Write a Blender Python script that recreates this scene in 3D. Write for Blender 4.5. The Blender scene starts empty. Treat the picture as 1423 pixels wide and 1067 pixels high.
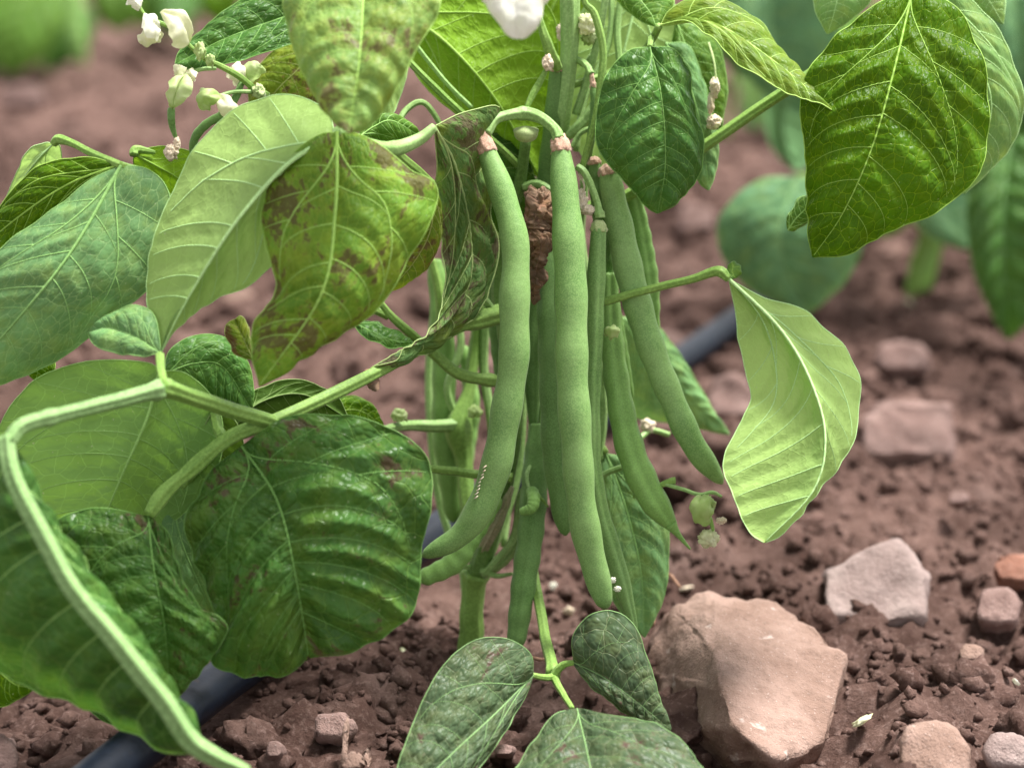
import bpy, bmesh, math, random
import numpy as np
from mathutils import Vector, Matrix

random.seed(7)
RNG = np.random.default_rng(11)
SC = bpy.context.scene
COL = SC.collection

# ------------------------------------------------------------------ camera
PITCH = math.radians(15.8)
CAM = np.array([0.0, 0.0, 0.25])
FPX = 2767.0                      # focal length in pixels of the 1423 px wide photograph
FWD = np.array([0, math.cos(PITCH), -math.sin(PITCH)])
UPV = np.array([0, math.sin(PITCH), math.cos(PITCH)])
RGT = np.array([1.0, 0, 0])
cd = bpy.data.cameras.new('camera'); co = bpy.data.objects.new('camera', cd); COL.objects.link(co)
co.location = CAM; co.rotation_euler = (math.pi/2-PITCH, 0, 0)
cd.sensor_width = 36; cd.lens = 36*FPX/1423
cd.clip_start = 0.02; cd.clip_end = 600
cd.dof.use_dof = True; cd.dof.focus_distance = 0.575; cd.dof.aperture_fstop = 8.0
SC.camera = co

# ------------------------------------------------------------------ light (bright overcast)
SUN_EL, SUN_AZ = math.radians(68), math.radians(62)   # azimuth measured from +Y towards +X
w = bpy.data.worlds.new('World'); SC.world = w; w.use_nodes = True
nt = w.node_tree; nt.nodes.clear()
sky = nt.nodes.new('ShaderNodeTexSky'); sky.sky_type = 'NISHITA'; sky.sun_disc = False
sky.sun_elevation = SUN_EL; sky.sun_rotation = SUN_AZ; sky.dust_density = 0.8; sky.air_density = 1.0
hs = nt.nodes.new('ShaderNodeHueSaturation'); hs.inputs['Saturation'].default_value = 0.10
bg = nt.nodes.new('ShaderNodeBackground'); bg.inputs[1].default_value = 0.115
ou = nt.nodes.new('ShaderNodeOutputWorld')
nt.links.new(sky.outputs[0], hs.inputs['Color']); nt.links.new(hs.outputs[0], bg.inputs[0]); nt.links.new(bg.outputs[0], ou.inputs[0])
sl = bpy.data.lights.new('sun', 'SUN'); so = bpy.data.objects.new('sun', sl); COL.objects.link(so)
sl.energy = 4.4; sl.angle = math.radians(16); sl.color = (1.0, 0.98, 0.94)
sd = Vector((math.sin(SUN_AZ)*math.cos(SUN_EL), math.cos(SUN_AZ)*math.cos(SUN_EL), math.sin(SUN_EL)))
so.rotation_euler = sd.to_track_quat('Z', 'Y').to_euler()
SC.view_settings.view_transform = 'Standard'; SC.view_settings.look = 'None'
SC.view_settings.gamma = 1; SC.view_settings.exposure = 1.35
SC.cycles.max_bounces = 8; SC.cycles.transmission_bounces = 4; SC.cycles.use_denoising = True

# ------------------------------------------------------------------ maths helpers
def P(x, y, d):
    """world point that the photograph shows at pixel x, y when it stands d millimetres deep"""
    d = d/1000.0
    return CAM + FWD*d + RGT*((x-711.5)/FPX*d) - UPV*((y-533.5)/FPX*d)
def PA(a):
    a = np.asarray(a, float); d = a[:, 2:3]/1000.0
    return CAM + FWD*d + RGT*((a[:, 0:1]-711.5)/FPX*d) - UPV*((a[:, 1:2]-533.5)/FPX*d)
def G(x, y, h=0.0):
    """point of the ground plane under a pixel"""
    r = FWD + RGT*((x-711.5)/FPX) - UPV*((y-533.5)/FPX)
    return CAM + r*((h-CAM[2])/r[2])
def GD(x, y, h=0.0):
    return float(np.dot(G(x, y, h)-CAM, FWD))*1000
def spline(pts, n):
    p = np.asarray(pts, float)
    if len(p) == 2:
        t = np.linspace(0, 1, n)[:, None]; return p[0]*(1-t)+p[1]*t
    q = np.vstack([2*p[0]-p[1], p, 2*p[-1]-p[-2]])
    out = []
    for i in range(1, len(q)-2):
        t = np.linspace(0, 1, 24, endpoint=False)[:, None]
        a, b, c, d = q[i-1], q[i], q[i+1], q[i+2]
        out.append(0.5*((2*b)+(-a+c)*t+(2*a-5*b+4*c-d)*t*t+(-a+3*b-3*c+d)*t**3))
    out.append(p[-1:]); s = np.vstack(out)
    L = np.r_[0, np.cumsum(np.linalg.norm(np.diff(s, axis=0), axis=1))]
    u = np.linspace(0, L[-1], n)
    return np.stack([np.interp(u, L, s[:, k]) for k in range(s.shape[1])], 1)
_perm = np.random.default_rng(5).permutation(256); _perm = np.r_[_perm, _perm]
_grad = np.random.default_rng(6).normal(size=(256, 3)); _grad /= np.linalg.norm(_grad, axis=1)[:, None]
def noise(p):
    p = np.asarray(p, float); i = np.floor(p).astype(int); f = p-i; i &= 255
    u = f*f*f*(f*(f*6-15)+10); r = np.zeros(len(p))
    for dx in (0, 1):
        for dy in (0, 1):
            for dz in (0, 1):
                h = _perm[_perm[_perm[(i[:, 0]+dx) & 255]+((i[:, 1]+dy) & 255)]+((i[:, 2]+dz) & 255)]
                g = _grad[h]
                wgt = (u[:, 0] if dx else 1-u[:, 0])*(u[:, 1] if dy else 1-u[:, 1])*(u[:, 2] if dz else 1-u[:, 2])
                r += wgt*(g[:, 0]*(f[:, 0]-dx)+g[:, 1]*(f[:, 1]-dy)+g[:, 2]*(f[:, 2]-dz))
    return r
def fbm(p, o=4, l=2.1, g=.5):
    r = 0; a = 1; p = np.asarray(p, float)
    for k in range(o):
        r = r+a*noise(p+k*17.3); p = p*l; a *= g
    return r

# ------------------------------------------------------------------ mesh helpers
def mesh(name, verts, faces, smooth=True, uv=None):
    me = bpy.data.meshes.new(name)
    verts = np.asarray(verts, float)
    if isinstance(faces, np.ndarray):
        k = faces.shape[1]; nf = len(faces)
        me.vertices.add(len(verts)); me.vertices.foreach_set('co', verts.ravel())
        me.loops.add(nf*k); me.loops.foreach_set('vertex_index', faces.ravel().astype(np.int32))
        me.polygons.add(nf); me.polygons.foreach_set('loop_start', np.arange(0, nf*k, k, dtype=np.int32))
        me.polygons.foreach_set('loop_total', np.full(nf, k, np.int32))
        me.update(calc_edges=True)
        if uv is not None:
            l = me.uv_layers.new(name='UVMap'); l.data.foreach_set('uv', np.asarray(uv, float)[faces.ravel()].ravel())
    else:
        me.from_pydata(verts.tolist(), [], [list(map(int, f)) for f in faces])
    me.validate()
    if smooth: me.polygons.foreach_set('use_smooth', np.ones(len(me.polygons), bool))
    me.update()
    return me
def obj(name, me, mat, parent=None, label=None, cat=None, group=None, kind=None):
    o = bpy.data.objects.new(name, me); COL.objects.link(o)
    if me is not None and mat is not None: me.materials.append(mat)
    if parent is not None:
        o.parent = parent
    for k, v in (('label', label), ('category', cat), ('group', group), ('kind', kind)):
        if v: o[k] = v
    return o
def grid_faces(nu, nv):
    i = np.arange(nu-1)[:, None]*nv+np.arange(nv-1)[None]
    return np.stack([i, i+1, i+nv+1, i+nv], -1).reshape(-1, 4)
def tube_np(c, r, sides=10, ref=None, prof=None, flat=1.0, cap=True):
    """tapered tube round the centre line c; prof(theta, u) shapes the section; flat squeezes it along the reference normal"""
    c = np.asarray(c, float); n = len(c); r = np.broadcast_to(r, n)
    T = np.gradient(c, axis=0); T /= np.linalg.norm(T, axis=1)[:, None]+1e-12
    N = np.zeros_like(c)
    if ref is not None:
        for i in range(n):
            v = ref-T[i]*np.dot(ref, T[i]); N[i] = v/np.linalg.norm(v)
    else:
        a = np.array([0, 0, 1.0]) if abs(T[0][2]) < .9 else np.array([1.0, 0, 0])
        v = a-T[0]*np.dot(a, T[0]); N[0] = v/np.linalg.norm(v)
        for i in range(1, n):
            v = N[i-1]-T[i]*np.dot(N[i-1], T[i]); N[i] = v/(np.linalg.norm(v)+1e-12)
    S = np.cross(T, N)
    th = np.linspace(0, 2*math.pi, sides, endpoint=False)
    u = np.linspace(0, 1, n)
    m = np.ones((n, sides)) if prof is None else prof(th[None, :], u[:, None])*np.ones((n, sides))
    V = c[:, None]+(r[:, None]*m)[..., None]*(np.cos(th)[None, :, None]*N[:, None]*flat+np.sin(th)[None, :, None]*S[:, None])
    V = V.reshape(-1, 3)
    i = np.arange(n-1)[:, None]*sides+np.arange(sides)[None]
    j = np.arange(n-1)[:, None]*sides+(np.arange(sides)[None]+1) % sides
    F = np.stack([i, j, j+sides, i+sides], -1).reshape(-1, 4)
    if cap:
        b = len(V); V = np.vstack([V, c[:1], c[-1:]])
        k = np.arange(sides); k2 = (k+1) % sides; o = (n-1)*sides
        F = np.vstack([F, np.stack([k2, k, np.full(sides, b), np.full(sides, b)], 1),
                       np.stack([o+k, o+k2, np.full(sides, b+1), np.full(sides, b+1)], 1)])
    return V, F
def tube_mesh(name, V, F, org):
    n4 = [tuple(f) if f[2] != f[3] else tuple(f[:3]) for f in F]
    return mesh(name, V-org, n4)

# ------------------------------------------------------------------ materials
def newmat(name):
    m = bpy.data.materials.new(name); m.use_nodes = True; t = m.node_tree; t.nodes.clear()
    o = t.nodes.new('ShaderNodeOutputMaterial'); return m, t, o
class NT:
    def __init__(s, t): s.t = t
    def n(s, typ, **k):
        nd = s.t.nodes.new('ShaderNode'+typ)
        for a, v in k.items(): setattr(nd, a, v)
        return nd
    def l(s, a, b): s.t.links.new(a, b)
    def val(s, sock, v):
        if hasattr(v, 'is_linked') or isinstance(v, bpy.types.NodeSocket): s.l(v, sock)
        else: sock.default_value = v
    def mix(s, f, a, b, blend='MIX'):
        nd = s.n('Mix', data_type='RGBA', blend_type=blend)
        s.val(nd.inputs[0], f); s.val(nd.inputs[6], a if not isinstance(a, tuple) else (*a, 1)[:4]); s.val(nd.inputs[7], b if not isinstance(b, tuple) else (*b, 1)[:4])
        return nd.outputs[2]
    def math(s, op, a, b=0.0, c=0.0):
        nd = s.n('Math', operation=op); s.val(nd.inputs[0], a); s.val(nd.inputs[1], b); s.val(nd.inputs[2], c); return nd.outputs[0]
    def noise(s, vec, scale, detail=3, rough=.55):
        nd = s.n('TexNoise'); s.l(vec, nd.inputs['Vector']); nd.inputs['Scale'].default_value = scale
        nd.inputs['Detail'].default_value = detail; nd.inputs['Roughness'].default_value = rough; return nd.outputs[0]
    def ramp(s, f, lo, hi, a=0.0, b=1.0):
        nd = s.n('MapRange', clamp=True, interpolation_type='SMOOTHSTEP'); s.val(nd.inputs[0], f)
        nd.inputs[1].default_value = lo; nd.inputs[2].default_value = hi; nd.inputs[3].default_value = a; nd.inputs[4].default_value = b; return nd.outputs[0]

def leaf_mat(name, top, under, spot=0.0, yellow=0.0, rough=.42, trans=.3, bump=.5, retic=.35, spotcol=(.085, .030, .036), spec=.3, brown=0.0, tint=(1.3, 1.3, .6)):
    m, t, o = newmat(name); N = NT(t)
    uv = N.n('UVMap').outputs[0]
    tc = N.n('TexCoord').outputs['Object']
    geo = N.n('NewGeometry')
    vo = N.n('TexVoronoi', feature='DISTANCE_TO_EDGE', voronoi_dimensions='2D')
    wob = N.n('VectorMath', operation='ADD'); nz = N.n('TexNoise'); N.l(uv, nz.inputs['Vector']); nz.inputs['Scale'].default_value = 22
    ms = N.n('VectorMath', operation='SCALE'); N.l(nz.outputs['Color'], ms.inputs[0]); ms.inputs['Scale'].default_value = .02
    N.l(uv, wob.inputs[0]); N.l(ms.outputs[0], wob.inputs[1])
    N.l(wob.outputs[0], vo.inputs['Vector']); vo.inputs['Scale'].default_value = 17; vo.inputs['Randomness'].default_value = .9
    v2 = N.n('TexVoronoi', feature='DISTANCE_TO_EDGE', voronoi_dimensions='2D'); N.l(wob.outputs[0], v2.inputs['Vector']); v2.inputs['Scale'].default_value = 62
    edge = N.ramp(vo.outputs['Distance'], 0.0, .05, 1, 0)
    edge2 = N.ramp(v2.outputs['Distance'], 0.0, .07, 1, 0)
    n1 = N.noise(tc, 38, 4, .6); n2 = N.noise(tc, 160, 4, .65); n3 = N.noise(uv, 7.5, 5, .62)
    n4 = N.noise(tc, 900, 2, .5)
    dark = tuple(c*.72 for c in top); lite = tuple(min(1, c*1.28) for c in top)
    c = N.mix(N.ramp(n1, .3, .7), dark, lite)
    c = N.mix(N.math('MULTIPLY', N.ramp(n2, .42, .72), .45), c, (top[0]*1.9, top[1]*1.35, top[2]*.9))
    if yellow: c = N.mix(N.math('MULTIPLY', N.ramp(N.noise(tc, 62, 3, .6), .47, .66), yellow), c, (.24, .27, .028))
    c = N.mix(N.math('MULTIPLY', edge, retic), c, (top[0]*2.6+.01, top[1]*1.9+.01, top[2]*2.2))
    c = N.mix(N.math('MULTIPLY', edge2, retic*.45), c, (top[0]*2.0, top[1]*1.5, top[2]*1.6))
    uc = N.mix(N.ramp(n1, .3, .7), tuple(x*.86 for x in under), tuple(min(1, x*1.12) for x in under))
    uc = N.mix(N.math('MULTIPLY', edge, retic*.7), uc, tuple(min(1, x*1.45+.02) for x in under))
    c = N.mix(geo.outputs['Backfacing'], c, uc)
    sp = None
    if spot:
        nn = N.noise(uv, 21, 6, .66); big = N.noise(uv, 4.2, 1, .5)
        f = N.math('ADD', nn, N.math('MULTIPLY', N.math('SUBTRACT', big, .53), .8))
        sp = N.ramp(f, .675-.1*spot, .775-.1*spot)
        halo = N.ramp(f, .63-.1*spot, .70-.1*spot)
        c = N.mix(N.math('MULTIPLY', halo, .4), c, (top[0]*2.2, top[1]*1.5, top[2]*1.6))
        c = N.mix(N.math('MULTIPLY', sp, .7), c, spotcol)
    if brown:
        c = N.mix(N.ramp(N.noise(uv, 4.5, 5, .6), .62-.2*brown, .70-.2*brown), c, (.16, .085, .045))
    fl = N.ramp(N.noise(uv, 85, 1, .4), .73, .78)         # small pale flecks
    c = N.mix(N.math('MULTIPLY', fl, .55), c, (.42, .48, .3))
    b = N.n('BsdfPrincipled'); N.l(c, b.inputs['Base Color'])
    N.val(b.inputs['Roughness'], N.ramp(n2, .2, .8, rough-.07, rough+.12)); N.val(b.inputs['Specular IOR Level'], N.math('MULTIPLY_ADD', geo.outputs['Backfacing'], -.6*spec, spec))
    def dome(scale):
        a = N.n('TexVoronoi', feature='SMOOTH_F1', voronoi_dimensions='2D'); N.l(wob.outputs[0], a.inputs['Vector']); a.inputs['Scale'].default_value = scale
        a.inputs['Smoothness'].default_value = .9; a.inputs['Randomness'].default_value = .9 if scale < 40 else 1.0
        return N.math('SUBTRACT', .6, N.math('MULTIPLY', N.math('POWER', a.outputs['Distance'], 2.0), 1.6))
    cell, cell2 = dome(17), dome(62)
    h = N.math('ADD', N.math('MULTIPLY', cell, .9), N.math('MULTIPLY', cell2, .25))
    h = N.math('SUBTRACT', h, N.math('MULTIPLY', edge, .12))
    h = N.math('ADD', h, N.math('MULTIPLY', N.noise(tc, 900, 3, .6), .06))
    bp = N.n('Bump'); bp.inputs['Strength'].default_value = bump; bp.inputs['Distance'].default_value = .0011
    N.l(h, bp.inputs['Height']); N.l(bp.outputs[0], b.inputs['Normal'])
    tr = N.n('BsdfTranslucent'); tcx = N.mix(1.0, c, tint, 'MULTIPLY'); N.l(tcx, tr.inputs[0]); N.l(bp.outputs[0], tr.inputs['Normal'])
    mx = N.n('MixShader'); mx.inputs[0].default_value = trans
    N.l(b.outputs[0], mx.inputs[1]); N.l(tr.outputs[0], mx.inputs[2]); N.l(mx.outputs[0], o.inputs[0])
    return m

def plant_mat(name, a, b_, scale=260, rough=.45, bump=.25, sheen=.2, sss=.0, speck=None, spec=.4, dist=.0004, streak=False):
    """stems, pods, calyces: two tones mixed by fine and broad noise"""
    m, t, o = newmat(name); N = NT(t)
    tc = N.n('TexCoord').outputs['Object']
    n1 = N.noise(tc, scale, 4, .6); n0 = N.noise(tc, scale*.14, 3, .5); n5 = N.noise(tc, scale*6, 3, .7)
    f = N.math('ADD', N.math('MULTIPLY', N.ramp(n1, .3, .7), .45), N.math('MULTIPLY', N.ramp(n0, .35, .65), .55))
    c = N.mix(f, a, b_)
    c = N.mix(N.ramp(n5, .44, .60, 0, .5), c, tuple(min(1, x*1.4+.001) for x in b_))
    if speck: c = N.mix(N.ramp(N.noise(tc, scale*1.7, 2, .5), .66, .72, 0, .8), c, speck)
    p = N.n('BsdfPrincipled'); N.l(c, p.inputs['Base Color']); N.val(p.inputs['Roughness'], N.ramp(n1, .2, .8, rough-.05, rough+.12))
    p.inputs['Specular IOR Level'].default_value = spec
    p.inputs['Sheen Weight'].default_value = sheen; p.inputs['Sheen Roughness'].default_value = .35
    if sss:
        p.inputs['Subsurface Weight'].default_value = sss; p.inputs['Subsurface Radius'].default_value = (.6, 1, .25); p.inputs['Subsurface Scale'].default_value = .002
    bp = N.n('Bump'); bp.inputs['Strength'].default_value = bump; bp.inputs['Distance'].default_value = dist
    h = N.math('ADD', n1, N.math('MULTIPLY', n5, .5)); N.l(h, bp.inputs['Height']); N.l(bp.outputs[0], p.inputs['Normal'])
    N.l(p.outputs[0], o.inputs[0]); return m

def petal_mat(name, a, b_, trans=.4):
    m, t, o = newmat(name); N = NT(t); tc = N.n('TexCoord').outputs['Object']
    c = N.mix(N.ramp(N.noise(tc, 120, 4, .6), .35, .68), a, b_)
    p = N.n('BsdfPrincipled'); N.l(c, p.inputs['Base Color']); p.inputs['Roughness'].default_value = .55
    bp = N.n('Bump'); bp.inputs['Strength'].default_value = .4; bp.inputs['Distance'].default_value = .0004; N.l(N.noise(tc, 500, 3, .6), bp.inputs['Height']); N.l(bp.outputs[0], p.inputs['Normal'])
    tr = N.n('BsdfTranslucent'); N.l(c, tr.inputs[0]); mx = N.n('MixShader'); mx.inputs[0].default_value = trans
    N.l(p.outputs[0], mx.inputs[1]); N.l(tr.outputs[0], mx.inputs[2]); N.l(mx.outputs[0], o.inputs[0]); return m

def soil_mat(name, a, b_, c_):
    m, t, o = newmat(name); N = NT(t); tc = N.n('TexCoord').outputs['Object']
    n0 = N.noise(tc, 9, 5, .6); n1 = N.noise(tc, 85, 6, .65); n2 = N.noise(tc, 520, 4, .65)
    c = N.mix(N.ramp(n1, .32, .68), a, b_); c = N.mix(N.ramp(n2, .5, .72, 0, .55), c, c_)
    c = N.mix(N.ramp(n0, .40, .62, 0, .55), c, tuple(x*.5 for x in a))
    c = N.mix(N.ramp(N.noise(tc, 17, 3, .6), .58, .70, 0, .25), c, c_)      # dry dusty patches
    p = N.n('BsdfPrincipled'); N.l(c, p.inputs['Base Color']); p.inputs['Roughness'].default_value = .95; p.inputs['Specular IOR Level'].default_value = .03
    bp = N.n('Bump'); bp.inputs['Strength'].default_value = 1.0; bp.inputs['Distance'].default_value = .0019
    h = N.math('ADD', N.math('MULTIPLY', N.noise(tc, 330, 7, .78), 1.0), N.math('MULTIPLY', n2, .4))
    N.l(h, bp.inputs['Height']); N.l(bp.outputs[0], p.inputs['Normal']); N.l(p.outputs[0], o.inputs[0]); return m

def stone_mat(name, a, b_, c_=(.5, .42, .38)):
    m, t, o = newmat(name); N = NT(t); tc = N.n('TexCoord').outputs['Object']
    n0 = N.noise(tc, 45, 5, .6); n1 = N.noise(tc, 320, 5, .7); n2 = N.noise(tc, 1300, 2, .6)
    c = N.mix(N.ramp(n0, .35, .66), a, b_); c = N.mix(N.ramp(n1, .45, .75, 0, .5), c, tuple(x*.6 for x in a))
    c = N.mix(N.ramp(n2, .62, .75, 0, .5), c, c_)
    c = N.mix(N.ramp(N.noise(tc, 130, 3, .5), .66, .74, 0, .6), c, c_)
    p = N.n('BsdfPrincipled'); N.l(c, p.inputs['Base Color']); p.inputs['Roughness'].default_value = .9; p.inputs['Specular IOR Level'].default_value = .08
    bp = N.n('Bump'); bp.inputs['Strength'].default_value = .9; bp.inputs['Distance'].default_value = .0012
    N.l(N.math('ADD', n1, N.math('MULTIPLY', n2, .4)), bp.inputs['Height']); N.l(bp.outputs[0], p.inputs['Normal']); N.l(p.outputs[0], o.inputs[0]); return m

UNDER = (.21, .38, .10)
LM = {
 'dark':   leaf_mat('leaf_dark_glossy', (.050, .130, .026), (.14, .26, .075), rough=0.33, bump=.8, retic=0.68, trans=.22, spec=0.12),
 'mid':    leaf_mat('leaf_mid_green', (.085, .185, .032), UNDER, rough=0.38, bump=.6, retic=0.68, trans=.3, spec=0.07),
 'blue':   leaf_mat('leaf_blue_green', (.125, .250, .095), (.14, .27, .10), rough=0.45, bump=.35, retic=0.47, trans=.22, spec=0.07),
 'bright': leaf_mat('leaf_yellow_green', (.058, .138, .006), (.19, .34, .03), rough=0.34, bump=.8, retic=0.95, trans=.36, spec=0.07, tint=(1.3, 1.35, .5)),
 'pale':   leaf_mat('leaf_pale_green', (.17, .31, .095), (.36, .53, .165), rough=0.39, bump=.35, retic=0.27, trans=.44, spec=0.11, tint=(1.1, 1.15, .9)),
 'spot':   leaf_mat('leaf_spotted_green', (.120, .238, .030), (.18, .30, .09), spot=1.75, yellow=.3, rough=0.43, bump=.7, retic=0.41, trans=.3, spec=0.07),
 'fresh':  leaf_mat('leaf_fresh_green', (.120, .210, .024), (.16, .27, .05), rough=0.39, bump=.5, retic=0.38, trans=.36, spec=0.12),
 'spotl':  leaf_mat('leaf_pale_spotted', (.18, .30, .080), (.18, .30, .09), spot=.95, yellow=.6, rough=0.43, bump=.7, retic=0.26, trans=.36, spec=0.11),
 'spotd':  leaf_mat('leaf_spotted_dark', (.052, .130, .026), (.15, .26, .09), spot=.85, yellow=.1, rough=0.30, bump=1.3, retic=0.41, trans=.22, spec=0.12),
 'low':    leaf_mat('leaf_speckled_blue_green', (.055, .088, .042), (.15, .27, .10), spot=.35, rough=0.35, bump=.9, retic=0.68, trans=.18, spec=0.12),
 'spotg':  leaf_mat('leaf_spotted_grey_green', (.085, .165, .05), (.16, .25, .11), spot=1.6, yellow=.4, rough=0.43, bump=.8, retic=0.41, trans=.2, spotcol=(.10, .05, .05), spec=0.07),
 'shade':  leaf_mat('leaf_shaded_green', (.035, .09, .014), (.065, .125, .024), rough=0.47, bump=.4, retic=0.47, trans=.3, spec=0.06),  # darker green with shade put into the colour, for leaves under others
 'dead':   leaf_mat('leaf_dry_brown', (.24, .165, .115), (.22, .15, .105), rough=0.80, bump=1.0, retic=0.41, trans=.15, spec=0.03),
 'sick':   leaf_mat('leaf_brown_edged', (.11, .18, .02), (.15, .21, .05), spot=.9, yellow=.6, brown=.35, rough=0.55, bump=.8, retic=0.34, trans=.25, spec=0.06),
 'far':    leaf_mat('leaf_background_green', (.095, .205, .095), (.15, .29, .13), rough=0.41, bump=.7, retic=0.27, trans=.25, spec=0.07),
}
def vmat(name, c): return plant_mat(name, c, tuple(min(1, x*1.3+.02) for x in c), scale=500, rough=.5, bump=.1, sheen=.03, spec=.15)
VM = {
 'dark': vmat('vein_green', (.12, .24, .05)), 'mid': vmat('vein_light_green', (.22, .38, .10)), 'blue': vmat('vein_blue_green', (.17, .31, .09)),
 'bright': vmat('vein_yellow_green', (.19, .32, .045)), 'pale': vmat('vein_pale_green', (.31, .48, .19)), 'spot': vmat('vein_lime', (.20, .33, .06)),
 'spotd': vmat('vein_grey_green', (.095, .20, .04)), 'low': vmat('vein_soft_lime', (.125, .22, .075)), 'fresh': vmat('vein_bright_lime', (.28, .42, .09)), 'spotl': vmat('vein_fresh_lime', (.22, .36, .07)), 'spotg': vmat('vein_straw_green', (.26, .34, .12)), 'shade': vmat('vein_of_shaded_leaf', (.16, .24, .07)),
 'dead': vmat('vein_brown', (.19, .11, .065)), 'sick': vmat('vein_straw', (.23, .26, .07)), 'far': vmat('vein_soft_green', (.15, .27, .10)),
}
M_pod = plant_mat('pod_skin', (.112, .222, .058), (.188, .308, .100), scale=420, rough=.5, bump=.22, sheen=.05, sss=.06, spec=.18)
M_podd = plant_mat('pod_skin_deep_and_shaded', (.080, .165, .040), (.125, .225, .065), scale=420, rough=.5, bump=.22, sheen=.05, sss=.05, spec=.18)  # deep green pods, and shade put into the colour of a rear pod
M_podl = plant_mat('pod_skin_light_green', (.135, .26, .06), (.185, .325, .085), scale=420, rough=.5, bump=.2, sheen=.05, sss=.06, spec=.18)
M_stem = plant_mat('stem_green', (.13, .24, .045), (.20, .32, .075), scale=200, rough=.45, bump=.3, sheen=.05, spec=.18)
M_steml = plant_mat('stem_light_green', (.17, .30, .08), (.24, .37, .13), scale=200, rough=.45, bump=.3, sheen=.05, spec=.18)
M_stemd = plant_mat('stem_deep_green', (.075, .15, .03), (.12, .21, .05), scale=200, rough=.45, bump=.3, sheen=.05, spec=.18)
M_fold = plant_mat('stem_grey_green', (.150, .260, .088), (.212, .330, .132), scale=150, rough=.55, bump=.6, sheen=.05, spec=.12)
M_woody = plant_mat('stem_scarred', (.19, .24, .08), (.3, .25, .16), scale=160, rough=.6, bump=.5, sheen=.1)
M_calyx = plant_mat('calyx_dry', (.36, .20, .13), (.55, .37, .27), scale=600, rough=.7, bump=.8, sheen=.2)
M_calg = plant_mat('calyx_green', (.25, .36, .11), (.38, .44, .2), scale=500, rough=.6, bump=.5, sheen=.2)
M_dry = plant_mat('dried_petal', (.50, .38, .25), (.70, .60, .46), scale=500, rough=.75, bump=.9, sheen=.2)
M_petal = petal_mat('petal_cream', (.66, .68, .40), (.80, .78, .60))
M_white = petal_mat('petal_white', (.74, .74, .60), (.82, .80, .74))
M_lime = petal_mat('petal_green', (.38, .52, .16), (.55, .64, .32))
M_soil = soil_mat('soil_red_brown', (.084, .048, .039), (.158, .097, .080), (.30, .205, .178))
M_clod = soil_mat('soil_crumb', (.094, .054, .044), (.192, .119, .099), (.38, .262, .23))
M_hose = plant_mat('hose_black_plastic', (.0012, .003, .007), (.003, .006, .013), scale=90, rough=.45, bump=.25, sheen=0, spec=.22, speck=(.02, .014, .012))
M_st1 = stone_mat('stone_pink', (.215, .138, .108), (.295, .20, .163))
M_st2 = stone_mat('stone_grey_pink', (.225, .165, .15), (.30, .232, .212))
M_st3 = stone_mat('stone_orange', (.21, .098, .068), (.28, .145, .105))
M_st4 = stone_mat('stone_brown', (.17, .108, .094), (.25, .168, .148))

# ------------------------------------------------------------------ ground
STONE_C = G(1060, 1010)
HA = G(202, 1030, .006)[:2]; HT = G(975, 480, .006)[:2]-HA; HT = HT/np.linalg.norm(HT); HN = np.array([-HT[1], HT[0]])
def ground_h(x, y):
    x = np.asarray(x, float); y = np.asarray(y, float)
    q = np.stack([x, y, np.zeros_like(x)], 1)
    fade = np.clip(2.2/np.maximum(np.hypot(x, y), .4), .0, 1)
    h = .014*fbm(q*7, 2)+.013*fbm(q*21+3, 3)
    b = np.abs(noise(q*48+9))+.5*np.abs(noise(q*105+2))+.28*np.abs(noise(q*220+7)); h = h+.017*(np.minimum(b, .75)-.42)*fade
    h = h-.010*np.exp(-((x-STONE_C[0])**2+(y-STONE_C[1])**2)/.035**2)+.003*noise(q*160+4)*fade
    d = (x-HA[0])*HN[0]+(y-HA[1])*HN[1]; g = np.exp(-(d/.014)**4)      # the hose lies in a shallow rut
    return (h-.004)*(1-g)+g*(h*.3-.004)
def make_ground():
    core = np.linspace(-.62, .62, 300); tail = np.geomspace(.63, 320, 40)
    xs = np.r_[-tail[::-1], core, tail]
    ys = np.r_[-np.geomspace(.2, 320, 30)[::-1], np.linspace(-.18, .36, 30), np.linspace(.365, .80, 170), np.linspace(.803, 1.5, 130), np.geomspace(1.506, 500, 110)]
    X, Y = np.meshgrid(xs, ys, indexing='xy')
    V = np.stack([X.ravel(), Y.ravel(), ground_h(X.ravel(), Y.ravel())], 1)
    n = len(xs); i = np.arange(len(ys)-1)[:, None]*n+np.arange(n-1)[None]
    F = np.stack([i, i+1, i+n+1, i+n], -1).reshape(-1, 4)
    obj('ground', mesh('ground', V, F), M_soil, kind='structure', label='bare red-brown crumbly garden soil')
make_ground()
STONES = []      # footprints of the stones: centre and radius

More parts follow.
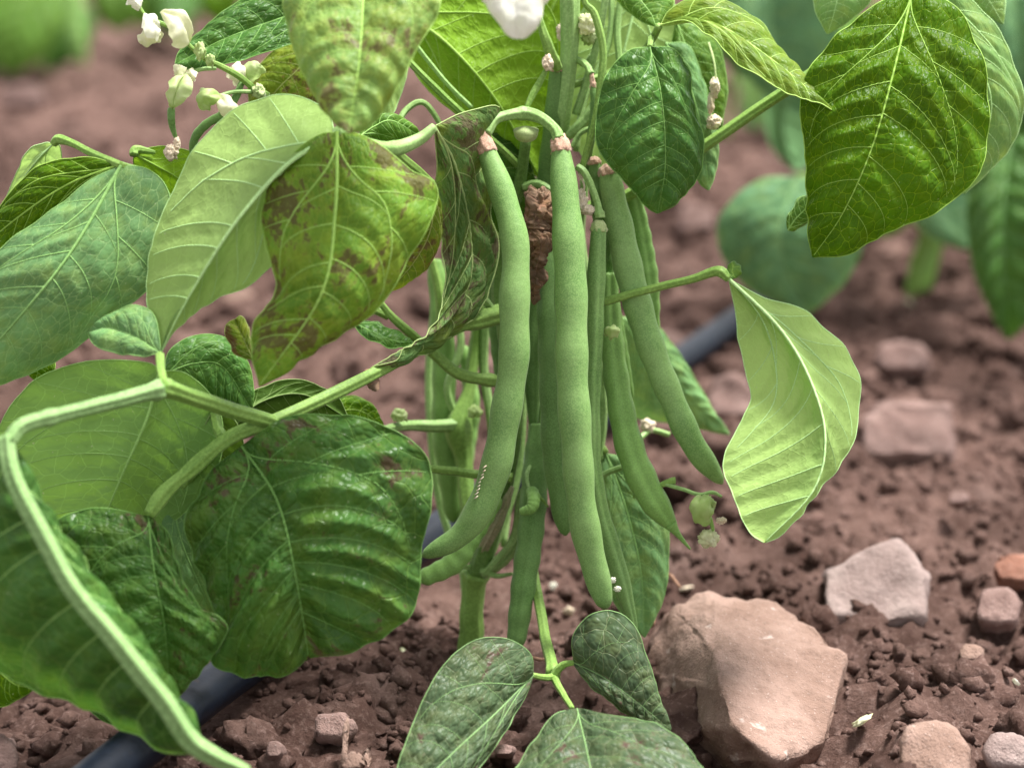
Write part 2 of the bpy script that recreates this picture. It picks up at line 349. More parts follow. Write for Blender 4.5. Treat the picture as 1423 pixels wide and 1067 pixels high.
def ico(sub):
    bm = bmesh.new(); bmesh.ops.create_icosphere(bm, subdivisions=sub, radius=1)
    v = np.array([p.co[:] for p in bm.verts]); f = np.array([[q.index for q in p.verts] for p in bm.faces]); bm.free(); return v, f
def lump(v, seed, amp, fr):
    n = fbm(v*fr+seed*7.7, 3); s = RNG.uniform(.65, 1.2, 3); return v*np.clip(1+amp*2*n, .45, 1.8)[:, None]*s
def rotm(n):
    q = RNG.normal(size=(n, 4)); q /= np.linalg.norm(q, axis=1)[:, None]; a, b, c, d = q.T
    return np.stack([np.stack([1-2*(c*c+d*d), 2*(b*c-a*d), 2*(b*d+a*c)], -1), np.stack([2*(b*c+a*d), 1-2*(b*b+d*d), 2*(c*d-a*b)], -1), np.stack([2*(b*d-a*c), 2*(c*d+a*b), 1-2*(b*b+c*c)], -1)], 1)
def scatter(n, smin, smax, sub, pw, ymin=.40, ymax=1.7, nv=14, amp=.5, fr=1.6, lift=(-.3, .4), near=0):
    bv, bf = ico(sub); vs = [lump(bv, k, amp, fr) for k in range(nv)]
    # as many per picture area close by as far off: fewer of them per square metre with distance
    y = ymin*(ymax/ymin)**RNG.random(n); x = (RNG.random(n)*2-1)*(.07+y*.36)
    s = smin*(smax/smin)**(RNG.random(n)**pw)*(np.clip(y/.7, 1, 2) if ymax < 2 else 1)
    keep = np.ones(n, bool)
    for (a, b, r) in STONES: keep &= np.hypot(x-a, y-b) > r+s*.4
    # crumbs gather in heaps and leave hollows between
    cl = fbm(np.stack([x*26, y*26, 0*x], 1), 3); keep &= cl > RNG.uniform(-.75, .25, n)
    x, y, s = x[keep], y[keep], s[keep]; n = len(x)
    z = ground_h(x, y)+s*RNG.uniform(*lift, n)
    R = rotm(n); k = RNG.integers(0, nv, n)
    B = np.stack(vs)[k]; V = np.einsum('nij,nvj->nvi', R, B)*s[:, None, None]; V[..., 2] *= .85
    V += np.stack([x, y, z], 1)[:, None]
    F = bf[None]+(np.arange(n)*len(bv))[:, None, None]
    return V.reshape(-1, 3), F.reshape(-1, 3)
def make_crumbs():
    V, F = scatter(26000, .0007, .0026, 1, 1.2); obj('soil_crumbs', mesh('soil_crumbs', V, F, smooth=False), M_clod, kind='stuff', label='fine loose crumbs of red-brown soil', cat='soil')
    V, F = scatter(7000, .0018, .0046, 2, 1.4, amp=.6, fr=1.8); obj('soil_granules', mesh('soil_granules', V, F, smooth=False), M_clod, kind='stuff', label='coarse irregular granules of red-brown soil', cat='soil')
    V, F = scatter(620, .0045, .0115, 3, 1.8, amp=.45, fr=2.4, lift=(-.45, .1)); obj('soil_clods', mesh('soil_clods', V, F), M_clod, kind='stuff', label='knobbly lumps of red-brown soil', cat='soil')
    V, F = scatter(1800, .004, .022, 2, 1.8, ymin=.85, ymax=4.5, amp=.5, fr=2.0, lift=(-.4, .3)); obj('distant_clods', mesh('distant_clods', V, F), M_clod, kind='stuff', label='distant lumps of red-brown soil between the rows', cat='soil')

# ------------------------------------------------------------------ drip hose
def hose():
    pts = [G(x, y, .006) for x, y in ((-330, 1440), (-60, 1238), (202, 1030), (324, 935), (605, 740), (800, 603), (975, 480), (1130, 371), (1290, 262), (1420, 172), (1500, 118))]
    c = spline(pts, 160)
    V, F = tube_np(c, .0070, 20, ref=np.array([0, 0, 1.0]), flat=.93)
    o = obj('drip_hose', tube_mesh('drip_hose', V, F, np.zeros(3)), M_hose, label='black plastic drip irrigation hose lying on the soil behind the bean stem', cat='hose')
hose()

# ------------------------------------------------------------------ stones
def stone(pts, mat, label, seed, rough=.0017, bev=.0016, group=None, cuts=3):
    bm = bmesh.new()
    for p in pts: bm.verts.new(p)
    r = bmesh.ops.convex_hull(bm, input=bm.verts)
    bmesh.ops.delete(bm, geom=[g for g in r['geom_interior'] if isinstance(g, bmesh.types.BMVert)], context='VERTS')
    bmesh.ops.dissolve_limit(bm, angle_limit=math.radians(9), verts=bm.verts, edges=bm.edges)
    bmesh.ops.bevel(bm, geom=list(bm.edges), offset=bev, segments=2, affect='EDGES', profile=.6)
    bmesh.ops.triangulate(bm, faces=bm.faces)
    for it in range(cuts):
        L = [e for e in bm.edges if e.calc_length() > .0038]
        if L: bmesh.ops.subdivide_edges(bm, edges=L, cuts=1); bmesh.ops.triangulate(bm, faces=bm.faces)
    bm.normal_update()
    v = np.array([p.co[:] for p in bm.verts]); nn = np.array([p.normal[:] for p in bm.verts])
    d = rough*(1.6*fbm(v*70+seed, 3)+.8*fbm(v*260+seed, 2))
    v = v+nn*d[:, None]; c = v.mean(0); base = np.array([c[0], c[1], v[:, 2].min()])
    for p, q in zip(bm.verts, v): p.co = q-base
    me = bpy.data.meshes.new('stone'); bm.to_mesh(me); bm.free()
    me.polygons.foreach_set('use_smooth', np.ones(len(me.polygons), bool))
    up = v[v[:, 2] > .004]
    if len(up): m = up.mean(0); STONES.append((m[0], m[1], float(np.percentile(np.hypot(up[:, 0]-m[0], up[:, 1]-m[1]), 60))))
    o = obj('stone', me, mat, label=label, cat='stone', group=group); o.location = base; return o
def pxs(l): return [P(*p) for p in l]
stone(pxs([(935, 842, 634), (985, 822, 638), (1060, 831, 634), (1118, 862, 622), (1174, 912, 606), (1168, 952, 594), (1150, 1030, 572), (1082, 1062, 560),
           (990, 900, 592), (1002, 960, 575), (1075, 1056, 556), (1020, 1010, 563),
           (902, 890, 650), (898, 930, 628), (930, 1005, 600), (1000, 1062, 580), (1180, 1000, 640), (1100, 880, 690), (960, 870, 700), (1100, 1120, 580), (960, 1100, 610)]),
      M_st1, 'largest pink sandstone block with a broad pale face, half sunk in the soil', 3)
def block(cx, cy, w, h, mat, label, seed, up=.010, tilt=0, deep=30, poly=None, **k):
    """flat-faced stone: front outline given in pixels, standing in the soil at its foot"""
    d = GD(cx, cy+h*.5)-3
    poly = poly or [(-.5, .1), (-.38, -.42), (-.05, -.5), (.3, -.42), (.5, -.05), (.48, .5), (-.42, .5)]
    f = [(cx+a*w, cy+b*h, d+(-b+.5)*h*.16+tilt*a) for a, b in poly]
    b2 = [(x+4, y+2, z+deep) for x, y, z in f]
    lo = [(cx-w*.4, cy+h*.95, d+8), (cx+w*.4, cy+h*.95, d+8)]
    return stone(pxs(f+b2+lo), mat, label, seed, **k)
block(1215, 800, 142, 104, M_st2, 'pale pink flat stone with a pointed corner standing upright in the soil', 5, poly=[(-.5, -.05), (-.46, .5), (-.22, -.08), (.02, -.42), (.2, -.52), (.3, -.4), (.5, .02), (.5, .55), (0, .6)])
block(1262, 592, 122, 74, M_st4, 'wide grey-pink stone with a flat top lying behind the bright hanging leaf', 8, poly=[(-.5, -.2), (-.3, -.42), (.2, -.46), (.46, -.42), (.5, .5), (-.5, .5)])
block(1296, 1046, 92, 84, M_st1, 'small rounded pink stone beside the largest block', 12, deep=24)
block(1412, 787, 62, 38, M_st3, 'smooth orange stone on the soil', 15, deep=14, poly=[(-.5, .05), (-.44, -.2), (-.3, -.38), (-.1, -.48), (.15, -.5), (.5, -.4), (.6, .2), (.3, .5), (-.2, .48), (-.42, .3)])
block(1015, 548, 64, 56, M_st4, 'brownish pink stone behind the tip of the longest pod', 18)
block(462, 1006, 50, 30, M_st4, 'small brown pebble on the soil under the puckered leaf', 21, deep=12)
block(489, 1057, 34, 22, M_st1, 'tiny pink pebble near the small brown pebble', 24, deep=8)
block(4, 1046, 40, 46, M_st4, 'brown stone beside the hose on the far side of the plant from the blocks', 27, deep=14)
block(1252, 492, 70, 36, M_st4, 'dull brown stone at the foot of the neighbouring plants', 30)
block(1385, 838, 60, 48, M_st4, 'brown wedge-shaped stone below the orange stone', 33, deep=16)
block(1400, 1040, 58, 44, M_st2, 'grey mottled stone next to the small rounded pink stone', 36, deep=16)
block(30, 130, 60, 26, M_st4, 'distant brown stone under the far bean leaves', 42)
block(965, 300, 48, 34, M_st4, 'pinkish clod-like stone behind the hanging pods', 45)

make_crumbs()

# ------------------------------------------------------------------ leaf builder
def wcan(u): return .43*np.sin(np.pi*np.clip(u, 0, 1)**.8)**.8
def vein_lines(seed):
    r = np.random.default_rng(seed); L = []
    t = np.linspace(0, 1, 30)
    L.append((t*.985, 0*t, 1.0))
    for s in (-1, 1):
        L.append((.015+t*.60, s*(.10*np.sqrt(t)+.80*t), .62))
        for u0 in (.20, .33, .46, .58, .69, .79):
            u = u0+r.uniform(-.025, .025); k = (1-u)*r.uniform(.33, .41)
            L.append((np.clip(u+k*(.75*t+.25*t*t), 0, .995), s*t*(.93 if u > .4 else .93), .40*(1-u*.4)))
        for tb in (.22, .42, .62):
            ub = .015+tb*.60; vb = .10*math.sqrt(tb)+.80*tb; v1 = .97
            u1 = ub+r.uniform(.05, .10)
            L.append((ub+(u1-ub)*t, s*(vb+(v1-vb)*t), .30))
    # inner secondaries stop where they meet the basal vein
    out = []
    for u, v, wd in L:
        if wd not in (1.0, .62, .30):
            lim = np.where(u < .60, (.10*np.sqrt(np.clip((u-.015)/.6, 0, 1))+.80*np.clip((u-.015)/.6, 0, 1)), 9)
            keep = np.abs(v) <= lim+.02
            if keep.sum() < 5: continue
            u, v = u[keep], v[keep]
        out.append((u, v, wd))
    return out
class Plant:
    def __init__(s, name, base, label, group=None):
        s.org = np.asarray(base, float); s.k = 0
        s.root = obj(name, None, None, label=label, cat='bean plant', group=group); s.root.location = s.org; s.root.empty_display_size = .02
    def part(s, name, V, F, mat, parent=None, label=None):
        o = obj(name, tube_mesh(name, V, F, s.org), mat, parent or s.root)
        if label: o['label'] = label
        return o
    def stem(s, pts, w, mat=None, name='petiole', ribs=.06, sides=24, n=None, taper=1.0, nodes=(), parent=None, label=None, ribn=6):
        """tube through (x, y, depth) points; w is its width in pixels (a number or one per point)"""
        a = np.asarray(pts, float); n = n or max(16, 8*len(a))
        wv = np.full(len(a), w, float) if np.isscalar(w) else np.asarray(w, float)
        q = spline(np.c_[a, wv], n); c = PA(q[:, :3]); r = q[:, 3]/FPX*q[:, 2]/1000/2*.9
        u = np.linspace(0, 1, n); ribs = ribs*1.5
        for nu, amp in nodes: r = r*(1+amp*np.exp(-((u-nu)/.035)**2))
        r = r*(1+.03*noise(np.c_[u*9, 0*u+s.k*3.1, 0*u]))
        c = c+np.c_[noise(np.c_[u*5, 0*u+s.k, 0*u]), noise(np.c_[u*5, 0*u+s.k, 0*u+5]), 0*u]*r.mean()*.35
        s.k += 1
        V, F = tube_np(c, r, sides, prof=lambda th, uu: 1+ribs*np.cos(ribn*th))
        return s.part(name, V, F, mat or M_stem, parent, label)
    def leaf(s, mid, left, right, style, side='top', el=4, er=4, bulge=1.5, pucker=.35, wave=.6, nu=96, nv=61, veins=True, seed=None, label=None, name='leaf', mat=None, vmatl=None, vs=1.0, curl=0, edge=True, crush=0):
        s.k += 1; seed = seed if seed is not None else s.k*13+5
        mid = np.asarray(mid, float)
        M = spline(mid, nu); u = np.linspace(0, 1, nu)
        def side_curve(pts, e):
            pts = np.asarray(pts, float)
            if pts.shape[1] == 2:
                q = np.vstack([mid[:1, :2], pts, mid[-1:, :2]]); c = spline(q, nu)
                dd = M[:, 2]+e*np.sin(np.pi*u)**.6; c = np.c_[c, dd]
            else:
                c = spline(np.vstack([mid[:1], pts, mid[-1:]]), nu)
            return c
        Lc, Rc = PA(side_curve(left, el)), PA(side_curve(right, er)); Mc = PA(M)
        jag = lambda q: 1+(.022*noise(np.c_[u*11, 0*u+seed+q, 0*u])+.012*noise(np.c_[u*34, 0*u+seed+q, 0*u]))*np.sin(np.pi*u)
        Lc = Mc+(Lc-Mc)*jag(0)[:, None]; Rc = Mc+(Rc-Mc)*jag(9)[:, None]
        h = nv//2; sv = np.linspace(0, 1, h+1)
        A = Mc[:, None]+(Lc-Mc)[:, None]*sv[None, ::-1, None]; B = Mc[:, None]+(Rc-Mc)[:, None]*sv[None, 1:, None]
        Gd = np.concatenate([A, B], 1); v = np.r_[-sv[::-1], sv[1:]]; nvv = len(v)
        du = np.gradient(Gd, axis=0); dv = np.gradient(Gd, axis=1); Nn = np.cross(du, dv); Nn /= np.linalg.norm(Nn, axis=2)[..., None]+1e-15
        mn = np.nanmean(Nn[8:-8, 6:-6].reshape(-1, 3), 0); facing = np.dot(mn, CAM-Gd.reshape(-1, 3).mean(0)) > 0
        flip = facing != (side == 'top')
        if flip: Nn = -Nn
        # smooth normals so that the relief does not tear at the narrow ends
        for _ in range(4):
            Nn[1:-1] = (Nn[:-2]+Nn[1:-1]*2+Nn[2:])/4; Nn[:, 1:-1] = (Nn[:, :-2]+Nn[:, 1:-1]*2+Nn[:, 2:])/4
        Nn /= np.linalg.norm(Nn, axis=2)[..., None]+1e-15
        Lm = np.linalg.norm(np.diff(Mc, axis=0), axis=1).sum()
        U, Vv = np.meshgrid(u, v, indexing='ij'); X = Vv*wcan(U); Y = U
        end = np.clip(np.minimum(U, 1-U)*9, 0, 1)
        lines = vein_lines(seed)
        dist = np.full(U.shape, 9.0)
        flat = np.stack([X.ravel(), Y.ravel()], 1)
        for lu, lv, wd in lines:
            pl = np.stack([lv*wcan(lu), lu], 1)
            if wd < .35: pl = pl[::2]
            d2 = ((flat[:, None]-pl[None])**2).sum(2).min(1).reshape(U.shape); dist = np.minimum(dist, np.sqrt(d2)+(0 if wd > .5 else .006))
        a3 = np.stack([X.ravel()*11+seed, Y.ravel()*11, np.zeros(X.size)], 1)
        disp = pucker*1e-3*Lm/.07*(2.6*(1-np.exp(-(dist/.045)**2))-.8)*end
        disp += pucker*.30e-3*fbm(a3*1.5, 2).reshape(U.shape)*end
        disp += bulge*1e-3*np.sin(np.pi*np.abs(Vv))*np.sin(np.pi*U)**.5
        disp += wave*1e-3*np.abs(Vv)**2*(2.2*fbm(np.stack([U.ravel()*3.2, np.sign(Vv.ravel())*2+seed, 0*U.ravel()], 1), 2).reshape(U.shape)+.5*np.sin(U*21+seed+Vv*2))*np.sin(np.pi*U)**.5
        if crush: disp += crush*1e-3*(fbm(a3*.55, 3)+.6*np.abs(noise(a3*1.3+3))).reshape(U.shape)*np.clip(np.minimum(U, 1-U)*6, .15, 1)
        disp -= curl*1e-3*np.clip(np.abs(Vv)-.75, 0, 1)**2*16*np.sin(np.pi*U)**.5
        Gd = Gd+Nn*disp[..., None]
        F = grid_faces(nu, nvv)
        if not flip: F = F[:, ::-1].copy()
        rr = np.random.default_rng(seed); off = rr.uniform(0, 20, 2)
        uvs = np.stack([X.ravel(), Y.ravel()], 1)*Lm/.07+off
        me = mesh(name, Gd.reshape(-1, 3)-s.org, F, uv=uvs)
        o = obj(name, me, mat or LM[style], s.root)
        if label: o['label'] = label
        if veins:
            VV, FF, b = [], [], 0
            def ev(lu, lv):
                fu = np.clip(lu, 0, 1)*(nu-1); fv = (np.clip(lv, -1, 1)+1)/2*(nvv-1)
                i = np.clip(fu.astype(int), 0, nu-2); j = np.clip(fv.astype(int), 0, nvv-2); a = (fu-i)[:, None]; c = (fv-j)[:, None]
                return Gd[i, j]*(1-a)*(1-c)+Gd[i+1, j]*a*(1-c)+Gd[i, j+1]*(1-a)*c+Gd[i+1, j+1]*a*c
            def add(c, r, sides=5):
                nonlocal b
                c = c[np.r_[True, np.linalg.norm(np.diff(c, axis=0), axis=1) > 1e-6]]
                if len(c) < 4: return
                r = np.interp(np.linspace(0, 1, len(c)), np.linspace(0, 1, len(r)), r)
                a_, f_ = tube_np(c, r, sides, cap=False); VV.append(a_); FF.append(f_+b); b += len(a_)
            sc = vs*min(1.25, max(.55, Lm/.07))
            t = np.linspace(0, 1, 10)
            mc = ev(np.linspace(0, .99, nu), np.zeros(nu)); a_, f_ = tube_np(mc, sc*(.00038*(1-np.linspace(0, 1, nu))**.8+.00010), 6, cap=False)
            mr = mesh('midrib', a_-s.org, f_); obj('midrib', mr, vmatl or VM[style], o)
            for lu, lv, wd in lines[1:]:
                add(ev(lu, lv), sc*((.00038 if wd > .5 else .00028)*wd*(1-t*.8)+.00006), 4)
            if edge:
                for sg in (-1, 1): add(ev(np.linspace(.004, .996, nu*2//3), np.full(nu*2//3, sg*1.0)), np.full(8, .00018), 4)
            if VV: obj('vein_network', mesh('vein_network', np.vstack(VV)-s.org, np.vstack(FF)), vmatl or VM[style], o)
        return o
    def pod(s, pts, w, mat=None, groove=0.0, gth=0.0, flat=.78, calyx='dry', tip=.28, seeds=.045, label=None, beak=0.0, start=.84, cal_up=16, n=90):
        a = np.asarray(pts, float); wv = np.full(len(a), w, float) if np.isscalar(w) else np.asarray(w, float)
        q = spline(np.c_[a, wv], n); c = PA(q[:, :3]); u = np.linspace(0, 1, n)
        r = q[:, 3]/FPX*q[:, 2]/1000/2*.94
        pr = (start+(1-start)*np.clip(u/.05, 0, 1)**.6)
        e = np.clip((u-(1-.085))/.085, 0, 1); pr = pr*np.sqrt(np.clip(1-e**2.2*(1-tip**2), 0, 1))
        pr = np.where(u > .995, pr*.55, pr)
        pr = pr*(1+seeds*np.sin(u*2*np.pi*8+s.k))
        r = r*pr; s.k += 1
        ref = -FWD
        def prof(th, uu):
            g = 0
            d = (th-gth+np.pi) % (2*np.pi)-np.pi; g = groove*np.exp(-(d/.22)**2)-groove*.25*np.exp(-((np.abs(d)-.55)/.25)**2)
            d2 = (th-np.pi/2+np.pi) % (2*np.pi)-np.pi; d3 = (th+np.pi/2+np.pi) % (2*np.pi)-np.pi
            return 1-g+.028*np.exp(-(d2/.16)**2)+.02*np.exp(-(d3/.16)**2)
        V, F = tube_np(c, r, 36, ref=ref, prof=prof, flat=flat)
        o = s.part('bean_pod', V, F, mat or M_pod, None, label)
        T = c[0]-c[2]; T /= np.linalg.norm(T); r0 = r[0]
        if calyx:
            k = np.linspace(-.35, 1.0, 12); L = cal_up/FPX*q[0, 2]/1000
            cc = c[0]+T[None]*(k*L)[:, None]
            rr = r0*np.interp(k, [-.35, 0, .5, 1], [1.10, 1.14, 1.0, .55])
            sd = s.k*1.7
            V, F = tube_np(cc, rr, 22, ref=ref, flat=.9, prof=lambda th, uu: 1+.13*np.sin(7*th+sd+uu*4)+.07*np.sin(11*th+sd*2-uu*9))
            if calyx == 'dry': V = V+.00035*np.stack([noise(V*900+z) for z in (1, 5, 9)], 1)*1.5
            s.part('calyx', V, F, M_calyx if calyx == 'dry' else M_calg, o)
        if beak:
            T2 = c[-1]-c[-4]; T2 /= np.linalg.norm(T2); Lb = beak/FPX*q[-1, 2]/1000
            k = np.linspace(-.2, 1, 10); bend = np.array([.25, 0, -.1])
            cc = c[-1]+(T2[None]*k[:, None]+bend[None]*(k**2)[:, None]*.4)*Lb
            V, F = tube_np(cc, r[-6]*np.interp(k, [-.2, 0, .3, 1], [.72, .5, .3, .1]), 10)
            s.part('beak', V, F, mat or M_pod, o)
        return o
    def petal(s, mid, left, right, mat, **k):
        k.setdefault('nu', 26); k.setdefault('nv', 21); k.setdefault('pucker', .1); k['wave'] = .9; k.setdefault('crush', .55); k['bulge'] = k.get('bulge', 1.2)*.55
        return s.leaf(mid, left, right, None, veins=False, name=k.pop('name', 'petal'), mat=mat, **k)
    def crumple(s, x, y, d, w, h, mat, name='dried_flower', seed=1, parent=None):
        """small shrivelled flower or bud: wrinkled twisted lump"""
        v, f = ico(4)
        n = fbm(v*1.7+seed*3.3, 3); rid = 1-np.abs(noise(v*3.1+seed)); v = v*(.62+.55*n+.45*rid**2)[:, None]
        sc = d/1000/FPX/2
        Vw = P(x, y, d)+RGT*(v[:, 0:1]*w*sc)+UPV*(v[:, 1:2]*h*sc)+FWD*(v[:, 2:3]*min(w, h)*sc)
        o = obj(name, mesh(name, Vw-s.org, f), mat, parent or s.root); return o

# ================================================================== the bean plant
B = Plant('bean_plant', G(655, 893), 'bean plant with hanging green pods and purple-spotted leaves, rooted beside the largest stone')

# ---- main stems
B.stem([(648, 985, 640), (652, 925, 634), (655, 890, 632), (657, 830, 628), (662, 795, 625)], [46, 40, 36, 33, 37], M_stem, 'main_stem', nodes=[(.98, .18)])
B.stem([(662, 800, 625), (678, 745, 622), (697, 690, 618), (712, 620, 615), (716, 540, 612), (706, 470, 610), (690, 400, 610), (700, 330, 610), (722, 262, 607), (731, 195, 600)], [31, 30, 26, 22, 20, 21, 18, 17, 17, 15], M_stemd, 'main_stem', n=80, nodes=[(.42, .3), (.55, .3)])
B.stem([(664, 800, 627), (700, 775, 622), (726, 735, 618), (737, 680, 615), (742, 600, 618), (748, 480, 622), (756, 350, 625), (765, 250, 620), (780, 170, 606), (790, 80, 602), (792, 0, 600), (788, -90, 602), (775, -200, 606)], [20, 19, 18, 20, 18, 18, 18, 19, 20, 24, 28, 26, 20], M_steml, 'main_stem', n=110, ribs=.10, nodes=[(.62, .15)])
B.stem([(668, 790, 628), (650, 700, 636), (645, 640, 640), (638, 592, 640), (652, 540, 642), (662, 470, 645), (668, 400, 645), (690, 300, 640), (730, 160, 630)], [22, 24, 26, 34, 18, 16, 15, 14, 12], M_stem, 'side_stem', n=80, nodes=[(.3, .25)])
B.stem([(668, 770, 623), (684, 740, 617), (700, 705, 614), (712, 676, 613)], [14, 17, 15, 6], M_woody, 'bark_scar', ribs=.14)
B.stem([(690, 530, 606), (640, 520, 600), (595, 485, 596), (550, 445, 590), (528, 420, 588)], [16, 17, 15, 12, 9], M_stem, 'petiole', nodes=[(.05, .3)])
B.stem([(692, 437, 605), (660, 446, 596), (640, 452, 592), (600, 475, 588), (540, 509, 578), (480, 539, 566), (388, 582, 552), (320, 608, 545), (262, 655, 542), (229, 684, 541), (207, 716, 540)], [30, 27, 20, 19, 19, 20, 21, 22, 20, 21, 18], M_stem, 'petiole', n=100, ribs=.09, nodes=[(.83, .22), (.955, .25)])
B.stem([(430, 606, 562), (388, 590, 552), (300, 563, 534), (226, 538, 518)], [20, 21, 22, 23], M_stem, 'petiole', ribs=.10, nodes=[(.98, .25)])
B.stem([(224, 541, 517), (150, 560, 508), (78, 578, 500), (30, 592, 495), (12, 615, 492)], [24, 22, 21, 23, 20], M_fold, 'petiole', ribs=.10, nodes=[(.02, .3), (.70, .25)])
B.stem([(8, 606, 492), (16, 655, 489), (46, 720, 486), (95, 810, 484), (160, 890, 484), (225, 972, 486), (262, 1025, 488), (300, 1052, 490), (345, 1072, 494)], [20, 22, 24, 24, 26, 27, 27, 24, 15], M_fold, 'leaf_midrib', ribs=.16, n=90, ribn=4)
B.stem([(308, 608, 547), (300, 585, 552), (298, 565, 556)], [16, 15, 13], M_stem)
B.stem([(228, 535, 519), (224, 515, 524), (222, 494, 531)], [13, 13, 14], M_stem)
B.stem([(640, 590, 639), (605, 592, 634), (560, 592, 625), (520, 600, 605)], [20, 18, 15, 11], M_steml, 'petiole')
B.stem([(598, 651, 612), (640, 656, 611), (672, 660, 611), (712, 664, 612)], [12, 13, 14, 15], M_stem, 'petiole')
B.stem([(668, 790, 625), (640, 785, 622), (632, 775, 621)], [9, 8, 10], M_steml, 'bud_stalk')
B.stem([(668, 792, 622), (690, 800, 620), (712, 797, 617)], [10, 8, 5], M_steml, 'bud_stalk')
for pts, w in (
  ([(650, 860, 640), (640, 740, 645), (652, 640, 648), (650, 540, 650), (664, 440, 650), (690, 330, 648)], 12),
  ([(660, 820, 634), (690, 720, 640), (684, 600, 642), (672, 500, 644), (684, 380, 642), (700, 260, 636)], 13),
  ([(668, 800, 630), (702, 720, 632), (722, 640, 634), (728, 520, 634), (724, 400, 632), (734, 300, 628)], 12),
  ([(638, 590, 642), (622, 540, 640), (640, 480, 640), (630, 420, 642)], 11),
  ([(760, 640, 616), (776, 700, 612), (800, 690, 610), (838, 660, 606), (890, 640, 604)], 9),
  ([(810, 480, 622), (815, 400, 622), (808, 330, 620), (812, 250, 614)], 12),
  ([(830, 480, 618), (838, 560, 618), (832, 640, 618)], 14),
  ([(888, 610, 636), (905, 598, 640), (930, 604, 642)], 8),
  ([(672, 800, 622), (712, 750, 616), (724, 690, 614), (748, 640, 612), (756, 560, 618)], 11),
  ([(655, 830, 642), (612, 700, 652), (596, 560, 655), (604, 430, 655), (640, 330, 650)], 11),
  ([(700, 760, 640), (712, 620, 646), (700, 480, 648), (714, 360, 644), (752, 240, 632)], 10),
  ([(690, 440, 606), (676, 420, 600), (664, 408, 598)], 12),
  ([(780, 720, 630), (770, 600, 632), (780, 460, 634), (800, 340, 630)], 12),
  ([(850, 180, 612), (862, 110, 614), (858, 40, 616), (870, -40, 618)], 10),
  ([(800, 210, 612), (812, 140, 614), (846, 60, 616), (850, -20, 618)], 9)):
    B.stem(pts, w, M_steml, 'side_stalk')
# peduncle arch with the two front pods
B.stem([(676, 186, 584), (686, 168, 586), (708, 160, 588), (732, 158, 590), (755, 166, 588), (770, 180, 586), (777, 194, 585)], [15, 16, 16, 20, 18, 17, 19], M_steml, 'peduncle', nodes=[(.47, .15)])
V, F = tube_np(np.array([P(731, 190, 592), P(731, 187, 591), P(731, 181, 590), P(731, 176, 590)]), np.array([.0012, .0035, .0038, .0012]), 24, flat=1.0); B.part('bract_disc', V, F, M_calg)
B.stem([(728, 260, 606), (748, 256, 604), (770, 268, 602)], [13, 12, 12], M_steml, 'pedicel')
B.stem([(802, 232, 590), (812, 240, 589), (824, 264, 588), (832, 290, 587), (834, 303, 587)], [11, 12, 11, 11, 17], M_steml, 'pedicel', nodes=[(.9, .3)])
B.stem([(808, -40, 590), (812, 2, 590), (826, 20, 590), (838, 67, 590), (835, 115, 590), (824, 180, 590), (808, 236, 592)], [8, 9, 11, 11, 11, 10, 9], M_stem, 'petiole', n=60)
B.stem([(846, -40, 605), (838, 20, 603), (822, 90, 606), (800, 160, 608)], [10, 10, 11, 12], M_steml, 'petiole')
B.stem([(748, 20, 592), (756, 48, 592), (766, 76, 594), (776, 96, 598)], [8, 14, 17, 14], M_stem, 'peduncle', nodes=[(.85, .2)])
B.stem([(762, 92, 594), (748, 118, 593), (737, 138, 592), (731, 156, 591)], [6, 11, 10, 6], M_stem, 'bract')
B.stem([(822, 78, 606), (812, 90, 608), (800, 80, 604)], 8, M_steml, 'pedicel')
B.stem([(796, 82, 604), (812, 88, 600), (822, 104, 597)], [10, 10, 11], M_steml, 'pedicel')
B.stem([(830, 130, 606), (826, 150, 606), (806, 175, 606), (780, 196, 608)], [14, 18, 17, 12], M_steml, 'petiole')
B.stem([(795, 205, 600), (806, 186, 600), (820, 180, 600), (826, 190, 600)], [9, 8, 9, 11], M_steml, 'pedicel')
# right-hand petioles
B.stem([(838, 420, 592), (880, 408, 589), (920, 398, 586), (965, 387, 582), (997, 377, 579), (1013, 388, 578)], [13, 12, 12, 12, 15, 12], M_stem, 'petiole', nodes=[(.93, .25)])
B.stem([(838, 420, 592), (820, 424, 598), (770, 430, 612)], [13, 14, 14], M_stem, 'petiole')
B.stem([(765, 290, 618), (850, 282, 612), (925, 238, 606), (975, 206, 602), (1095, 124, 600), (1190, 60, 598), (1262, -12, 592)], [18, 17, 17, 16, 16, 16, 13], M_stem, 'petiole', n=60, ribs=.09)
B.stem([(785, 120, 606), (840, 105, 610), (890, 75, 604), (906, 55, 598), (916, 36, 592)], [12, 11, 11, 11, 11], M_stem, 'petiole')
B.stem([(905, 52, 596), (903, 66, 588)], [10, 8], M_stem, 'petiolule', n=10)
for pts in ([(1262, -12, 592), (1282, -26, 598), (1300, -20, 604)], [(1262, -12, 592), (1300, -55, 604), (1330, -60, 612)], [(1262, -12, 592), (1205, -62, 600), (1150, -60, 606)], [(780, -140, 604), (830, -80, 603), (870, -30, 600)],
            [(240, 700, 566), (262, 668, 562), (300, 625, 556)], [(842, 630, 618), (800, 560, 622), (770, 500, 622)]):
    B.stem(pts, [11, 10, 9], M_stem, 'petiolule')
# bottom leaf petiole
B.stem([(735, 760, 618), (745, 815, 606), (757, 880, 590), (769, 938, 572)], [14, 15, 16, 18], M_stem, 'petiole', nodes=[(.98, .35)])
B.stem([(769, 940, 571), (756, 941, 567), (740, 938, 562)], [12, 10, 8], M_stem, 'petiolule')
B.stem([(769, 938, 571), (782, 924, 570), (798, 920, 568)], [12, 11, 8], M_stem, 'petiolule')
B.stem([(769, 940, 571), (780, 960, 563), (795, 984, 554)], [12, 10, 8], M_stem, 'petiolule')
